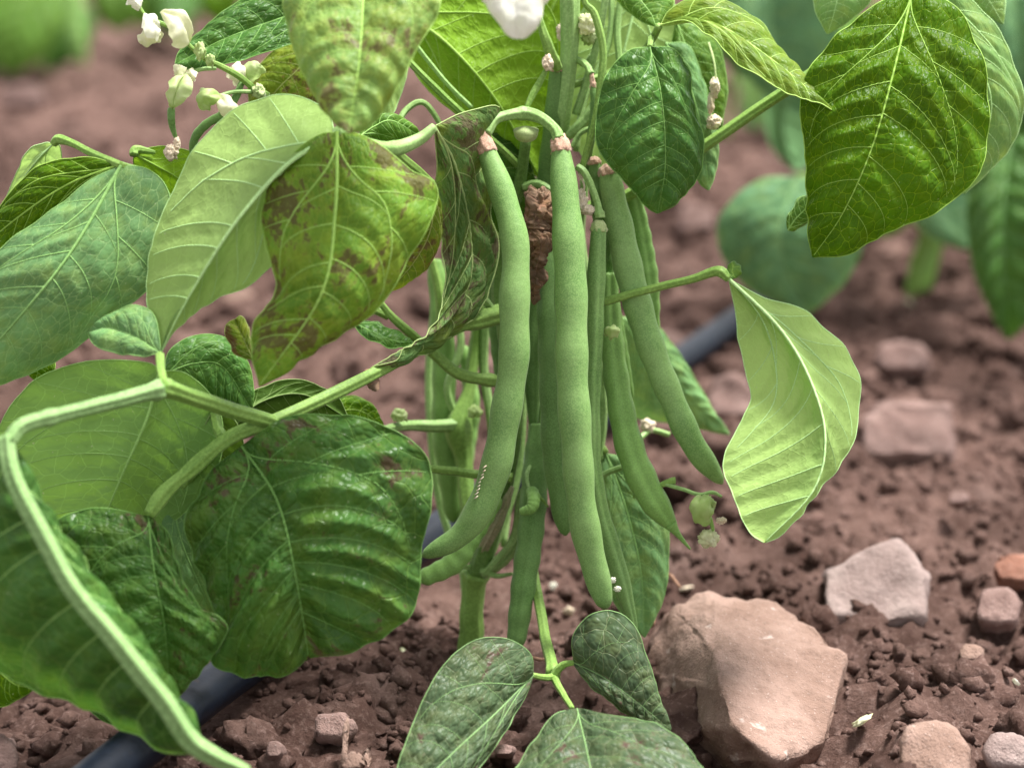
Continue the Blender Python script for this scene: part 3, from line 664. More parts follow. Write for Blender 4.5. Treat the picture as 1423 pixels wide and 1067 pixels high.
# top-left petioles
B.stem([(466, 186, 541), (500, 198, 545), (532, 207, 550), (556, 205, 556), (582, 194, 560), (603, 177, 562)], [26, 22, 22, 24, 20, 14], M_steml, 'petiole', ribs=.03, nodes=[(.55, .1)])
B.stem([(540, 207, 556), (575, 235, 572), (620, 275, 590), (690, 330, 608)], [20, 18, 17, 16], M_stem, 'petiole')
B.stem([(561, 78, 592), (600, 118, 594), (640, 156, 597), (700, 210, 602), (722, 232, 605)], [9, 9, 9, 9, 9], M_stem, 'petiole', ribs=.15)
B.stem([(575, 60, 594), (620, 115, 596), (655, 150, 598)], 7, M_steml, 'petiole')
B.stem([(552, 182, 596), (562, 156, 600), (585, 142, 602), (604, 160, 604), (625, 200, 606)], [8, 9, 9, 9, 8], M_steml, 'tendril')
B.stem([(168, 230, 560), (130, 214, 566), (100, 199, 571), (82, 194, 574), (74, 200, 575)], [12, 12, 12, 15, 12], M_stem, 'petiole')
B.stem([(168, 230, 560), (205, 245, 572), (262, 300, 582), (330, 338, 592), (400, 372, 598), (540, 440, 605)], [12, 12, 12, 12, 12, 12], M_stem, 'petiole', n=60)
B.stem([(186, 216, 577), (190, 208, 578), (215, 212, 580)], [14, 13, 6], M_stem, 'petiolule')
B.stem([(600, 360, 640), (612, 420, 640), (608, 470, 642)], [12, 14, 13], M_stem)

# ---- pods
B.pod([(674, 204, 584), (700, 275, 580), (716, 340, 577), (715, 420, 575), (714, 500, 575), (702, 580, 576), (690, 645, 577), (668, 705, 578), (636, 746, 579), (586, 773, 580)], [30, 38, 40, 44, 44, 44, 44, 42, 34, 25], M_pod, calyx='dry', cal_up=32, label='curved green pod with a row of small pale scratches')
B.pod([(779, 206, 585), (790, 330, 579), (794, 430, 577), (795, 520, 576), (801, 610, 576), (807, 690, 577), (818, 755, 579), (842, 845, 582)], [32, 46, 47, 47, 46, 43, 42, 32], M_pod, calyx='dry', cal_up=20, tip=.6, label='long straight green pod')
B.pod([(757, 300, 606), (760, 380, 602), (764, 470, 598), (768, 560, 597), (772, 640, 597), (786, 744, 599)], [28, 30, 34, 36, 36, 26], M_podd, groove=.05, gth=.9)  # rear pod: its dark skin carries the shade between the front pods
B.pod([(846, 240, 596), (862, 320, 595), (880, 400, 594), (904, 480, 593), (932, 550, 593), (964, 618, 594), (1004, 672, 597)], [32, 40, 42, 40, 38, 36, 24], M_pod, calyx='dry', cal_up=12)
B.pod([(846, 380, 602), (850, 470, 600), (862, 560, 597), (878, 630, 595), (904, 688, 594), (936, 734, 594)], [26, 34, 38, 42, 42, 26], M_podl, groove=.22, gth=-.2, calyx=None, beak=34, tip=.32)
B.pod([(832, 318, 587), (828, 400, 588), (825, 480, 590), (822, 560, 592), (824, 650, 594), (836, 720, 596), (858, 790, 598), (884, 884, 600)], [24, 27, 27, 26, 26, 28, 28, 14], M_pod, groove=.2, gth=-.55, calyx='green', cal_up=12, flat=1.0)
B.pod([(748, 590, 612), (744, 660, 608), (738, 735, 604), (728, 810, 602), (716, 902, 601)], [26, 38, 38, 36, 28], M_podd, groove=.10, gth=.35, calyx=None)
B.pod([(604, 362, 648), (613, 430, 646), (617, 520, 645), (618, 610, 645), (630, 726, 646)], [24, 32, 34, 34, 24], M_podl, calyx=None, groove=.06, gth=.3)
B.pod([(690, 690, 612), (655, 745, 606), (630, 782, 604), (582, 806, 603)], [26, 32, 32, 24], M_podl, calyx=None)
B.pod([(880, 270, 612), (893, 340, 612), (902, 400, 612), (908, 470, 614)], [24, 30, 30, 18], M_podl, groove=.2, gth=-.3, calyx=None)
B.pod([(846, 395, 608), (857, 450, 606), (866, 500, 606), (878, 556, 607)], [16, 20, 19, 10], M_podl, calyx=None, groove=.1)
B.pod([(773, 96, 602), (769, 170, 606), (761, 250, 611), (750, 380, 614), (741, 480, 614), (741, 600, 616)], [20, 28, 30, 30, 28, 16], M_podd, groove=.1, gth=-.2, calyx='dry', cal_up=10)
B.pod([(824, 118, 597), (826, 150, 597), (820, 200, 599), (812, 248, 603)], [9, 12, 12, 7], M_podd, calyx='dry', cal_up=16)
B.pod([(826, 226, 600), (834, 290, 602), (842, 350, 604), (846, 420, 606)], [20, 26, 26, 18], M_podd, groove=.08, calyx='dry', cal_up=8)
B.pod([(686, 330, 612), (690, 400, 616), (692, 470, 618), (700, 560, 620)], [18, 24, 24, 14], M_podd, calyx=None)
B.pod([(640, 700, 655), (650, 620, 660), (655, 560, 660), (645, 480, 660)], [16, 22, 24, 18], M_podl, calyx=None)
# pale scratches on the front pod
for i in range(9):
    t = i/8; x = 661+13*t+RNG.uniform(-1, 1); y = 691-42*t; k = RNG.uniform(1.2, 3.2)
    V, F = tube_np(PA([(x-k, y+k*.6, 574.9-.8*t), (x, y, 574.6-.8*t), (x+k, y-k, 574.8-.8*t)]), .00019, 5); B.part('scratch', V, F, M_dry)

# ---- leaves (midrib, then both margins)
L = B.leaf
# upper left
L([(505, -75, 540), (504, 0, 524), (498, 90, 513), (484, 186, 508)], [(425, -60), (392, 0), (406, 70), (436, 138), (462, 170)], [(588, -70), (612, 0), (582, 62), (548, 130), (515, 176)], 'spotl', el=9, er=4, bulge=2.5, pucker=.6, curl=2, nu=120, nv=81, label='yellow-green leaf with brown spots hanging tip down')
L([(466, 186, 541), (398, 230, 533), (335, 300, 529), (288, 370, 530), (248, 440, 536), (222, 494, 541)], [(452, 150), (400, 130), (330, 148), (270, 208), (228, 285), (206, 370), (205, 440)], [(445, 230), (412, 282), (388, 350), (350, 395), (300, 420), (258, 444)], 'pale', side='under', el=26, er=14, bulge=2.5, pucker=.3, nu=120, nv=81, vs=1.3, label='pale underside of a folded leaf')
L([(468, 184, 540), (466, 290, 530), (446, 410, 524), (360, 537, 528)], [(440, 192), (388, 236), (363, 300), (378, 360), (384, 405), (352, 460)], [(505, 192), (565, 232), (606, 262), (594, 312), (560, 372), (528, 424), (478, 462), (415, 502)], 'spot', el=6, er=10, bulge=3, pucker=.6, nu=130, nv=91, vs=1.3, label='yellow-green leaf blotched with purple spots')
L([(352, 500, 548), (338, 470, 552), (326, 444, 556)], [(345, 455), (335, 440)], [(325, 490), (313, 455)], 'sick', el=2, er=3, bulge=1, nu=40, nv=31, vs=.6)
L([(604, 262, 556), (598, 320, 560), (575, 365, 562), (540, 405, 563)], [(570, 300), (540, 350), (530, 390)], [(612, 300), (608, 345), (585, 380)], 'sick', el=3, er=8, nu=50, nv=41, bulge=2)
L([(603, 176, 562), (634, 230, 578), (655, 320, 590), (652, 400, 590), (600, 466, 580), (514, 512, 574)], [(604, 230), (609, 300), (614, 370), (614, 420), (598, 455), (560, 486)], [(640, 156), (692, 150), (668, 205), (676, 250), (685, 310), (686, 362), (672, 416), (640, 454), (580, 494)], 'spotg', el=-4, er=10, bulge=2, pucker=.8, nu=130, nv=71, vs=1.0, label='narrow curled grey-green leaf covered in brown specks')
L([(514, 512, 574), (512, 520, 573), (518, 532, 573), (524, 544, 573)], [(508, 518), (514, 532)], [(520, 516), (524, 534)], 'dead', nu=24, nv=15, veins=False)
L([(168, 230, 560), (105, 340, 552), (40, 425, 550), (-80, 560, 560)], [(130, 250), (80, 288), (10, 340), (-50, 400), (-80, 460)], [(205, 236), (232, 262), (238, 312), (224, 372), (200, 408), (150, 442), (100, 487), (50, 516), (-20, 540)], 'blue', el=6, er=9, bulge=2, pucker=.3, nu=130, nv=91, label='large blue-green leaf with a pale midrib')
L([(166, 229, 561), (95, 256, 561), (25, 302, 563), (-70, 380, 570)], [(120, 221), (58, 229), (12, 272), (-40, 340)], [(120, 268), (60, 320), (-10, 378)], 'bright', el=3, er=3, bulge=1, nu=80, nv=51)
L([(74, 200, 575), (50, 225, 578), (25, 262, 584), (8, 320, 590)], [(60, 198), (38, 210), (18, 250), (5, 290)], [(84, 205), (84, 240), (60, 280), (30, 310)], 'pale', side='under', nu=60, nv=41, er=4)
L([(186, 214, 578), (220, 232, 580), (250, 250, 586), (290, 290, 592)], [(210, 205), (250, 206), (285, 222), (300, 260)], [(188, 235), (215, 262), (250, 290)], 'bright', side='under', nu=60, nv=41)
L([(470, 0, 596), (400, 22, 590), (310, 55, 582), (243, 90, 578)], [(440, -50), (345, -6), (275, 46), (250, 72)], [(460, 45), (400, 64), (330, 86), (270, 98)], 'dark', er=-3, el=4, bulge=1.5, pucker=.4, nu=100, nv=61)
L([(450, 50, 604), (420, 90, 600), (385, 125, 598), (350, 170, 598)], [(400, 62), (365, 85), (345, 120)], [(470, 100), (450, 140), (410, 165)], 'sick', nu=70, nv=51)
L([(540, -20, 610), (548, 60, 604), (540, 120, 602), (520, 180, 602)], [(520, 0), (510, 80), (508, 140)], [(570, 0), (568, 80), (556, 140), (535, 172)], 'pale', side='under', nu=70, nv=41)
L([(548, 10, 612), (620, 60, 604), (690, 140, 604), (752, 250, 612)], [(560, 70), (590, 120), (640, 165), (700, 215)], [(600, -50), (700, -40), (765, 10), (775, 90), (770, 180)], 'bright', side='under', el=3, er=6, bulge=2.5, pucker=.45, nu=130, nv=91, vs=1.2, label='backlit yellow-green leaf behind the pod stalks')
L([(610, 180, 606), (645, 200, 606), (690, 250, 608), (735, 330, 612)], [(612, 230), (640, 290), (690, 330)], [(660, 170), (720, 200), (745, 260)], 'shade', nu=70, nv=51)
L([(500, 190, 572), (520, 176, 574), (545, 168, 576), (585, 190, 584)], [(505, 170), (535, 160), (570, 172)], [(515, 195), (550, 196)], 'mid', nu=40, nv=31)
L([(620, 120, 618), (640, 60, 620), (650, 0, 624), (640, -60, 628)], [(580, 100), (570, 30), (600, -40)], [(680, 80), (700, 0), (680, -50)], 'mid', nu=70, nv=51)
# middle left
L([(224, 492, 540), (190, 470, 545), (150, 455, 552), (122, 462, 556)], [(215, 440), (190, 425), (150, 438)], [(195, 495), (150, 488), (130, 478)], 'blue', nu=60, nv=41, el=4, er=-3, bulge=1.5)
L([(60, 470, 580), (55, 500, 578), (50, 530, 578)], [(40, 490), (38, 515)], [(78, 490), (70, 520)], 'bright', nu=40, nv=31)
L([(222, 515, 548), (205, 580, 552), (170, 660, 556), (120, 780, 566)], [(205, 504), (140, 500), (80, 512), (30, 545), (-8, 605), (-10, 680), (40, 740)], [(260, 520), (300, 560), (310, 620), (280, 690), (220, 740), (160, 775)], 'mid', side='under', el=16, er=6, bulge=3, pucker=.35, nu=130, nv=91, vs=1.2)
L([(228, 520, 556), (270, 505, 562), (310, 510, 566), (350, 570, 568)], [(235, 490), (265, 468), (305, 466), (338, 492), (352, 535)], [(250, 545), (290, 570), (330, 580)], 'dark', side='top', el=4, nu=80, nv=61, bulge=2)
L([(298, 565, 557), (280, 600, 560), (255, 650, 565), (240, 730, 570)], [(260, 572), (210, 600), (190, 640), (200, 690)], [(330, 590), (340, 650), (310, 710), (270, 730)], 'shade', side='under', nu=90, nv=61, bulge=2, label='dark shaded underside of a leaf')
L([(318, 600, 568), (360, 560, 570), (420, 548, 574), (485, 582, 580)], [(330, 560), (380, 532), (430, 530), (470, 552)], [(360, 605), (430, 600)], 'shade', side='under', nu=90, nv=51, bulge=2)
L([(440, 590, 600), (480, 570, 602), (510, 575, 604), (535, 600, 606)], [(455, 560), (490, 550), (520, 565)], [(470, 610), (510, 615)], 'bright', nu=50, nv=31)
L([(490, 448, 586), (520, 462, 584), (545, 473, 585), (574, 477, 588)], [(510, 446), (540, 456), (562, 466)], [(505, 468), (535, 482), (560, 482)], 'dark', nu=50, nv=31, el=6, er=-3)
# big puckered leaf and the lower left group
L([(336, 620, 546), (384, 695, 536), (410, 800, 533), (429, 914, 541)], [(292, 668), (264, 712), (264, 756), (288, 820), (306, 868), (300, 918), (345, 940), (395, 934)], [(398, 586), (468, 579), (540, 594), (590, 632), (601, 682), (586, 760), (580, 828), (556, 866), (498, 900)], 'spotd', el=9, er=7, bulge=4, pucker=1.2, wave=.8, nu=170, nv=121, vs=1.1, label='broad puckered dark green leaf with purple specks')
L([(206, 717, 540), (214, 790, 532), (228, 870, 530), (237, 978, 538)], [(150, 711), (105, 712), (72, 738), (60, 810), (74, 880), (115, 940), (170, 985)], [(232, 742), (250, 798), (280, 848), (314, 867), (308, 892), (272, 940)], 'spotd', el=8, er=5, bulge=3, pucker=.8, wave=.8, nu=130, nv=91, seed=77)
L([(240, 700, 566), (255, 760, 562), (285, 830, 562), (320, 910, 566)], [(220, 730), (230, 800), (265, 870)], [(275, 690), (310, 740), (330, 810), (335, 870)], 'blue', nu=70, nv=51)
L([(8, 608, 496), (18, 660, 493), (50, 724, 490), (98, 812, 488), (163, 892, 488), (228, 974, 490), (285, 1048, 493)], [(-120, 640), (-170, 760), (-80, 880), (40, 950), (140, 992), (220, 1036)], [(50, 690), (110, 780), (180, 880), (245, 975)], 'mid', el=34, er=14, bulge=3, pucker=.8, nu=140, nv=91, seed=41, mat=LM['dark'])
L([(-40, 900, 545), (-10, 925, 545), (20, 950, 546), (48, 955, 548)], [(-20, 900), (20, 925), (40, 942)], [(-40, 950), (-10, 980), (25, 972)], 'bright', nu=50, nv=31)
L([(60, 880, 545), (120, 930, 545), (180, 985, 548), (250, 1040, 552)], [(60, 920), (110, 975), (180, 1018)], [(120, 890), (190, 950), (235, 1000)], 'dark', nu=70, nv=51)
# right of the stem
L([(903, 66, 588), (917, 120, 582), (924, 180, 580), (924, 240, 582), (914, 297, 587)], [(872, 74), (841, 110), (828, 168), (834, 212), (868, 252), (900, 288)], [(936, 72), (957, 98), (962, 142), (976, 190), (971, 242), (945, 277)], 'dark', el=3, er=5, bulge=3, pucker=.7, nu=130, nv=91, label='small glossy dark green leaf beside the pod stalks')
L([(870, -30, 600), (890, 0, 598), (905, 20, 596), (912, 38, 594)], [(848, -15), (868, 12), (892, 30)], [(905, -25), (935, -2), (930, 20)], 'mid', nu=50, nv=41)
L([(918, 35, 592), (990, 32, 585), (1075, 84, 580), (1160, 155, 574)], [(935, 12), (985, -8), (1045, 26), (1100, 88), (1135, 130)], [(955, 31), (985, 52), (1040, 98), (1090, 128), (1130, 142)], 'fresh', side='top', el=12, er=-6, bulge=2, pucker=.35, nu=110, nv=71, label='boat-shaped folded light green leaf')
L([(1268, -14, 590), (1242, 100, 576), (1212, 205, 572), (1172, 295, 574), (1129, 358, 580)], [(1225, 8), (1160, 54), (1120, 108), (1113, 150), (1120, 225), (1122, 300)], [(1305, 0), (1340, 30), (1364, 85), (1373, 150), (1370, 212), (1348, 256), (1300, 294), (1240, 320), (1180, 350)], 'bright', el=7, er=5, bulge=3, pucker=.75, nu=160, nv=111, vs=.8, label='large glossy yellow-green leaf with a fine net of veins')
L([(1300, -20, 604), (1345, 60, 600), (1378, 150, 598), (1340, 270, 602)], [(1300, 60), (1290, 150), (1310, 230)], [(1345, -2), (1385, 40), (1410, 95), (1421, 150), (1406, 202), (1365, 246)], 'pale', nu=110, nv=71, label='light green leaf half hidden behind the large glossy one')
L([(1330, -60, 612), (1360, -20, 610), (1380, 10, 610), (1394, 34, 610)], [(1345, -10), (1362, 15)], [(1375, -50), (1395, -10)], 'pale', nu=50, nv=41)
L([(1150, -60, 606), (1165, -20, 604), (1160, 15, 604), (1150, 48, 606)], [(1120, -40), (1128, -5), (1140, 30)], [(1205, -40), (1210, 0), (1180, 30)], 'pale', nu=50, nv=41)
L([(1013, 388, 579), (1084, 458, 575), (1126, 530, 569), (1146, 606, 562), (1130, 680, 558), (1062, 754, 558)], [(1020, 440), (1031, 500), (1042, 556), (1020, 602), (1004, 645), (1020, 692), (1040, 738)], [(1060, 410), (1112, 426), (1160, 466), (1194, 520), (1196, 580), (1172, 640), (1132, 692), (1092, 740)], 'pale', side='under', el=10, er=20, bulge=3, pucker=.4, nu=130, nv=91, vs=1.0, label='bright light green leaf folded along its length')
L([(1013, 388, 579), (1020, 372, 582), (1024, 366, 584)], [(1014, 376), (1018, 366)], [(1024, 384), (1028, 376)], 'mid', nu=24, nv=15, veins=False)
L([(842, 630, 618), (868, 700, 614), (890, 790, 612), (896, 886, 614)], [(830, 660), (830, 740), (850, 830)], [(880, 642), (918, 690), (929, 760), (922, 830)], 'blue', nu=100, nv=71, bulge=2, label='blue-green leaf behind the lowest pods')
L([(860, 440, 660), (905, 500, 664), (955, 555, 670), (1014, 604, 676)], [(850, 500), (870, 570), (930, 588)], [(910, 450), (955, 510), (985, 560)], 'blue', nu=70, nv=51)
L([(890, -20, 626), (870, 60, 624), (850, 140, 624), (825, 250, 628)], [(820, 0), (790, 80), (790, 170)], [(950, 20), (955, 100), (920, 170)], 'pale', nu=70, nv=51, side='under')
L([(925, 60, 612), (955, 110, 608), (975, 180, 606), (985, 265, 606)], [(930, 120), (950, 200), (970, 250)], [(960, 70), (985, 140), (998, 220)], 'blue', nu=70, nv=41)
L([(940, 30, 625), (960, 80, 622), (985, 130, 622), (1000, 190, 624)], [(930, 90), (950, 150)], [(990, 50), (1010, 120)], 'mid', nu=50, nv=41)
L([(1095, 320, 590), (1105, 305, 588), (1120, 290, 588), (1140, 270, 590)], [(1098, 295), (1112, 275)], [(1110, 318), (1130, 300)], 'mid', nu=40, nv=31)
L([(800, -60, 640), (760, 30, 640), (730, 110, 642), (700, 210, 645)], [(740, -40), (690, 40), (680, 130)], [(840, 20), (830, 120), (770, 190)], 'bright', nu=70, nv=51, side='under')
# dead leaf between the pods
L([(764, 266, 595), (748, 290, 590), (742, 320, 592), (754, 352, 594)], [(742, 270), (728, 296), (737, 318), (730, 344)], [(772, 282), (762, 306), (772, 334)], 'dead', el=5, er=7, bulge=2, pucker=.6, wave=2.5, crush=4.5, nu=90, nv=71, label='shrivelled brown dead leaf between the pods')
L([(736, 318, 591), (752, 340, 589), (744, 380, 592), (742, 424, 596)], [(728, 338), (733, 362), (729, 396), (738, 412)], [(760, 330), (750, 360), (754, 388), (745, 412)], 'dead', el=6, er=4, pucker=.6, wave=2.5, crush=4, nu=80, nv=61)
# bottom group
L([(741, 938, 562), (690, 990, 549), (625, 1050, 536), (535, 1140, 520)], [(736, 908), (702, 887), (658, 890), (618, 922), (588, 972), (564, 1032), (545, 1090)], [(722, 980), (692, 1030), (660, 1075), (600, 1125)], 'blue', el=7, er=2, bulge=2, pucker=.4, nu=120, nv=81, vs=.7, mat=LM['low'], vmatl=VM['low'], label='drooping dark green leaf of the lowest leaf')
L([(797, 920, 568), (840, 942, 562), (885, 975, 560), (933, 1014, 562)], [(799, 882), (820, 855), (852, 849), (880, 868), (896, 905), (912, 952)], [(812, 944), (840, 968), (885, 1000), (912, 1008)], 'blue', el=6, er=3, bulge=2, pucker=.5, nu=120, nv=81, vs=.7, mat=LM['low'], vmatl=VM['low'])
L([(802, 984, 551), (815, 1040, 534), (826, 1100, 520), (835, 1180, 508)], [(770, 998), (735, 1040), (712, 1090), (740, 1150)], [(850, 996), (905, 1004), (950, 1032), (985, 1100), (930, 1160)], 'dark', el=6, er=5, bulge=2.5, pucker=.6, nu=130, nv=91, vs=.7, mat=LM['low'], vmatl=VM['low'])

# ---- crown above the pods
for mid, l, r_, st in (
  ([(700, -120, 640), (650, -190, 640), (590, -230, 645), (500, -250, 655)], [(650, -130), (580, -150), (530, -200)], [(690, -220), (620, -290), (540, -290)], 'mid'),
  ([(770, -200, 640), (740, -290, 650), (690, -350, 660), (600, -390, 675)], [(720, -230), (650, -290), (610, -340)], [(790, -300), (740, -390), (660, -420)], 'dark')):
    L(mid, l, r_, st, el=12, er=-12, nu=70, nv=51, bulge=2)
B.stem([(780, -180, 606), (740, -150, 620), (700, -120, 640)], 10, M_stem); B.stem([(775, -200, 606), (770, -200, 640)], 9, M_stem)

# ---- flowers, buds and dried blossoms
B.stem([(372, 132, 586), (352, 122, 580), (330, 105, 574), (308, 93, 571), (285, 82, 569), (262, 62, 568), (240, 40, 567), (205, 24, 566), (192, 6, 566), (182, -20, 566)], [9, 10, 10, 9, 8, 6, 7, 6, 5, 5], M_stem, 'peduncle', n=70)
Pt = B.petal
Pt([(262, 60, 568), (258, 40, 560), (245, 25, 558), (222, 18, 560)], [(264, 50), (258, 22), (240, 16)], [(250, 68), (238, 60), (232, 38)], M_petal, el=3, er=-4, bulge=3)
Pt([(222, 42, 567), (210, 30, 562), (198, 26, 562)], [(215, 22), (203, 20)], [(220, 56), (200, 48)], M_white, er=-3, bulge=2)
Pt([(222, 42, 567), (205, 52, 563), (192, 58, 563)], [(205, 42), (194, 48)], [(225, 55), (205, 64)], M_petal, bulge=2)
Pt([(192, 16, 566), (190, 6, 563), (178, -10, 563)], [(182, 8), (176, -2)], [(196, 4), (188, -10)], M_white)
B.stem([(300, 95, 570), (278, 97, 568), (258, 104, 567)], [6, 6, 5], M_steml, 'pedicel')
Pt([(258, 104, 566), (248, 118, 560), (242, 135, 560), (240, 152, 564)], [(240, 108), (231, 128), (234, 146)], [(266, 110), (268, 125), (256, 142)], M_lime, el=-2, er=-2, bulge=3)
Pt([(258, 102, 567), (248, 98, 562), (242, 100, 562)], [(250, 92), (243, 94)], [(252, 108), (244, 106)], M_petal, bulge=2)
Pt([(258, 102, 567), (268, 104, 563), (272, 108, 562)], [(266, 98), (274, 102)], [(262, 110), (270, 114)], M_petal)
B.pod([(238, 150, 565), (238, 165, 565), (240, 178, 566), (245, 194, 567)], [11, 11, 9, 5], M_podd, calyx=None, n=30)
B.crumple(238, 212, 566, 20, 22, M_dry, seed=2); B.crumple(246, 200, 566, 9, 18, M_dry, seed=3)
B.stem([(350, 128, 578), (325, 128, 574), (304, 134, 571)], [6, 6, 6], M_steml, 'pedicel')
Pt([(306, 133, 571), (292, 132, 566), (281, 138, 566), (283, 154, 568)], [(292, 126), (277, 134), (276, 148)], [(305, 145), (296, 145), (292, 152)], M_lime, bulge=2)
Pt([(304, 134, 571), (314, 145, 565), (322, 158, 565), (326, 168, 568)], [(318, 136), (328, 150), (330, 162)], [(302, 148), (308, 160), (318, 168)], M_petal, bulge=2.5)
B.pod([(336, 115, 578), (326, 138, 576), (308, 160, 575), (288, 172, 575), (272, 190, 576), (266, 215, 578)], [9, 12, 13, 13, 13, 10], M_podd, calyx=None, n=50)
Pt([(340, 118, 582), (330, 105, 576), (322, 92, 576)], [(328, 118), (316, 104)], [(342, 100), (332, 86)], M_petal, bulge=2)
Pt([(340, 118, 582), (348, 100, 578), (362, 90, 578)], [(336, 98), (350, 84)], [(356, 112), (370, 98)], M_lime, bulge=2)
B.crumple(278, 72, 567, 16, 24, M_lime, 'flower_bud', 5); B.crumple(292, 84, 567, 12, 18, M_lime, 'flower_bud', 6)
B.crumple(360, 128, 578, 18, 22, M_calg, 'bract', 7)
# large white petal close to the lens
Pt([(716, -40, 512), (716, 0, 508), (716, 30, 507), (722, 54, 510)], [(680, -30), (674, 0), (690, 30), (708, 50)], [(755, -30), (758, 0), (748, 35), (734, 52)], M_white, el=3, er=3, bulge=4, nu=40, nv=31)
Pt([(690, -40, 514), (685, -8, 510), (676, 8, 512)], [(672, -30), (668, -8)], [(708, -30), (700, 2)], M_white)
Pt([(745, -40, 514), (750, -8, 510), (758, 6, 512)], [(730, -30), (735, 0)], [(762, -30), (766, -6)], M_white)
B.stem([(716, -38, 513), (730, -90, 530), (775, -150, 600)], [8, 8, 10], M_stem, 'pedicel')
B.crumple(815, 34, 600, 26, 30, M_petal, 'flower_bud', 11); B.crumple(818, 52, 603, 20, 20, M_lime, 'flower_bud', 12); B.crumple(780, 44, 606, 12, 26, M_dry, seed=13)
B.crumple(761, 88, 592, 15, 22, M_dry, seed=14)
B.crumple(808, 280, 590, 16, 34, M_dry, seed=15); B.crumple(818, 292, 588, 22, 14, M_dry, seed=16)
B.stem([(804, 240, 590), (812, 258, 589), (808, 272, 590)], [3, 3, 3], M_dry, 'filament')
B.crumple(993, 122, 604, 14, 26, M_dry, seed=17); B.crumple(988, 145, 604, 10, 28, M_dry, seed=18); B.crumple(992, 170, 604, 20, 20, M_dry, seed=19)
B.stem([(995, 110, 604), (992, 85, 606), (985, 60, 612)], [3, 3, 3], M_calg, 'pedicel')
# small raceme on the right
B.stem([(880, 690, 596), (905, 680, 595), (930, 669, 594), (938, 668, 594)], [6, 8, 9, 12], M_stem, 'peduncle')
B.stem([(925, 673, 594), (950, 680, 592), (972, 687, 590), (990, 684, 590), (1003, 690, 590)], [6, 6, 6, 6, 4], M_steml, 'pedicel')
Pt([(976, 688, 590), (970, 700, 585), (972, 716, 585), (984, 730, 588)], [(964, 696), (966, 715), (976, 727)], [(990, 694), (992, 706), (988, 720)], M_lime, bulge=3)
B.crumple(984, 702, 589, 18, 26, M_lime, 'flower_bud', 20); B.crumple(984, 748, 588, 28, 24, M_petal, seed=21); B.crumple(1002, 723, 588, 14, 10, M_dry, seed=22)
B.stem([(985, 715, 588), (989, 728, 588), (992, 740, 588)], [6, 6, 4], M_stem, 'pedicel')
B.stem([(740, 642, 608), (732, 660, 604), (736, 682, 601)], [6, 6, 5], M_steml, 'pedicel')
B.pod([(738, 680, 600), (742, 692, 597), (738, 706, 596), (722, 712, 597)], [18, 19, 17, 11], M_podl, calyx=None, n=40)
B.stem([(738, 680, 600), (750, 690, 599), (762, 704, 600)], [5, 5, 3], M_stem, 'pedicel')
B.crumple(555, 577, 620, 22, 18, M_lime, 'flower_bud', 24); B.crumple(660, 572, 636, 20, 18, M_lime, 'flower_bud', 25)
Pt([(838, 462, 590), (850, 458, 586), (862, 460, 587)], [(845, 455), (856, 454)], [(848, 470), (858, 466)], M_lime, nu=16, nv=11)
B.crumple(900, 592, 640, 20, 20, M_dry, seed=27)
B.crumple(662, 410, 600, 14, 18, M_calg, 'bract', 28)
B.crumple(852, 806, 582, 8, 8, M_white, 'flower_scrap', 29); B.crumple(858, 818, 583, 10, 8, M_white, 'flower_scrap', 30)

# ================================================================== neighbouring plants
R = Plant('bean_plant', G(1278, 400), 'leafy bean plant in the next row behind the large glossy leaf')
bx = GD(1278, 400)
R.stem([(1268, 408, bx), (1278, 360, bx-10), (1290, 320, bx-20), (1300, 250, bx-30), (1290, 100, bx-40)], [24, 22, 22, 20, 16], M_stem, 'main_stem')
R.stem([(1282, 405, bx+4), (1300, 350, bx+5), (1310, 300, bx), (1340, 220, bx-30)], [18, 17, 16, 12], M_stem, 'main_stem')
R.stem([(1290, 330, bx-18), (1240, 280, bx-80), (1160, 250, bx-150), (1110, 246, bx-190)], [10, 9, 9, 8], M_stem)
R.stem([(1300, 250, bx-30), (1350, 200, bx-80), (1400, 190, bx-130)], [10, 9, 8], M_stem)
R.stem([(1290, 100, bx-40), (1180, -20, bx-50), (1080, -50, bx-60)], [10, 9, 8], M_stem)
R.stem([(1290, 100, bx-40), (1400, -60, bx-60)], [10, 8], M_stem)
L = R.leaf; Q = dict(nu=70, nv=51)
L([(1108, 246, 890), (1085, 310, 880), (1090, 370, 885), (1122, 436, 900)], [(1050, 252), (1002, 300), (1002, 352), (1045, 404)], [(1150, 262), (1195, 320), (1185, 375), (1150, 415)], 'far', er=20, bulge=5, **Q)
L([(1405, 190, 950), (1395, 280, 940), (1395, 380, 940), (1402, 472, 950)], [(1360, 215), (1343, 285), (1352, 370), (1380, 440)], [(1470, 210), (1500, 300), (1470, 400)], 'far', bulge=6, pucker=.8, mat=LM['dark'], **Q)
L([(1300, 250, 1010), (1310, 290, 1000), (1335, 325, 990), (1358, 347, 985)], [(1270, 290), (1290, 325), (1330, 345)], [(1350, 250), (1360, 300)], 'far', **Q)
L([(1080, -50, 1010), (1070, 20, 1000), (1080, 80, 995), (1110, 160, 1000)], [(1020, -30), (1012, 40), (1040, 110)], [(1150, -30), (1165, 40), (1140, 120)], 'far', bulge=5, **Q)
L([(1130, 60, 1040), (1100, 120, 1030), (1090, 180, 1030), (1105, 240, 1030)], [(1080, 70), (1062, 130), (1070, 200)], [(1180, 100), (1170, 170), (1140, 220)], 'far', bulge=5, side='under', **Q)
L([(1400, -60, 1000), (1410, 20, 990), (1420, 90, 990), (1440, 180, 1000)], [(1360, -20), (1375, 60), (1400, 130)], [(1480, -40), (1500, 60), (1480, 140)], 'far', bulge=5, **Q)
L([(1260, 60, 1080), (1210, 120, 1070), (1180, 200, 1070), (1190, 290, 1075)], [(1200, 60), (1150, 130), (1145, 220)], [(1290, 120), (1290, 200), (1240, 270)], 'far', **Q)
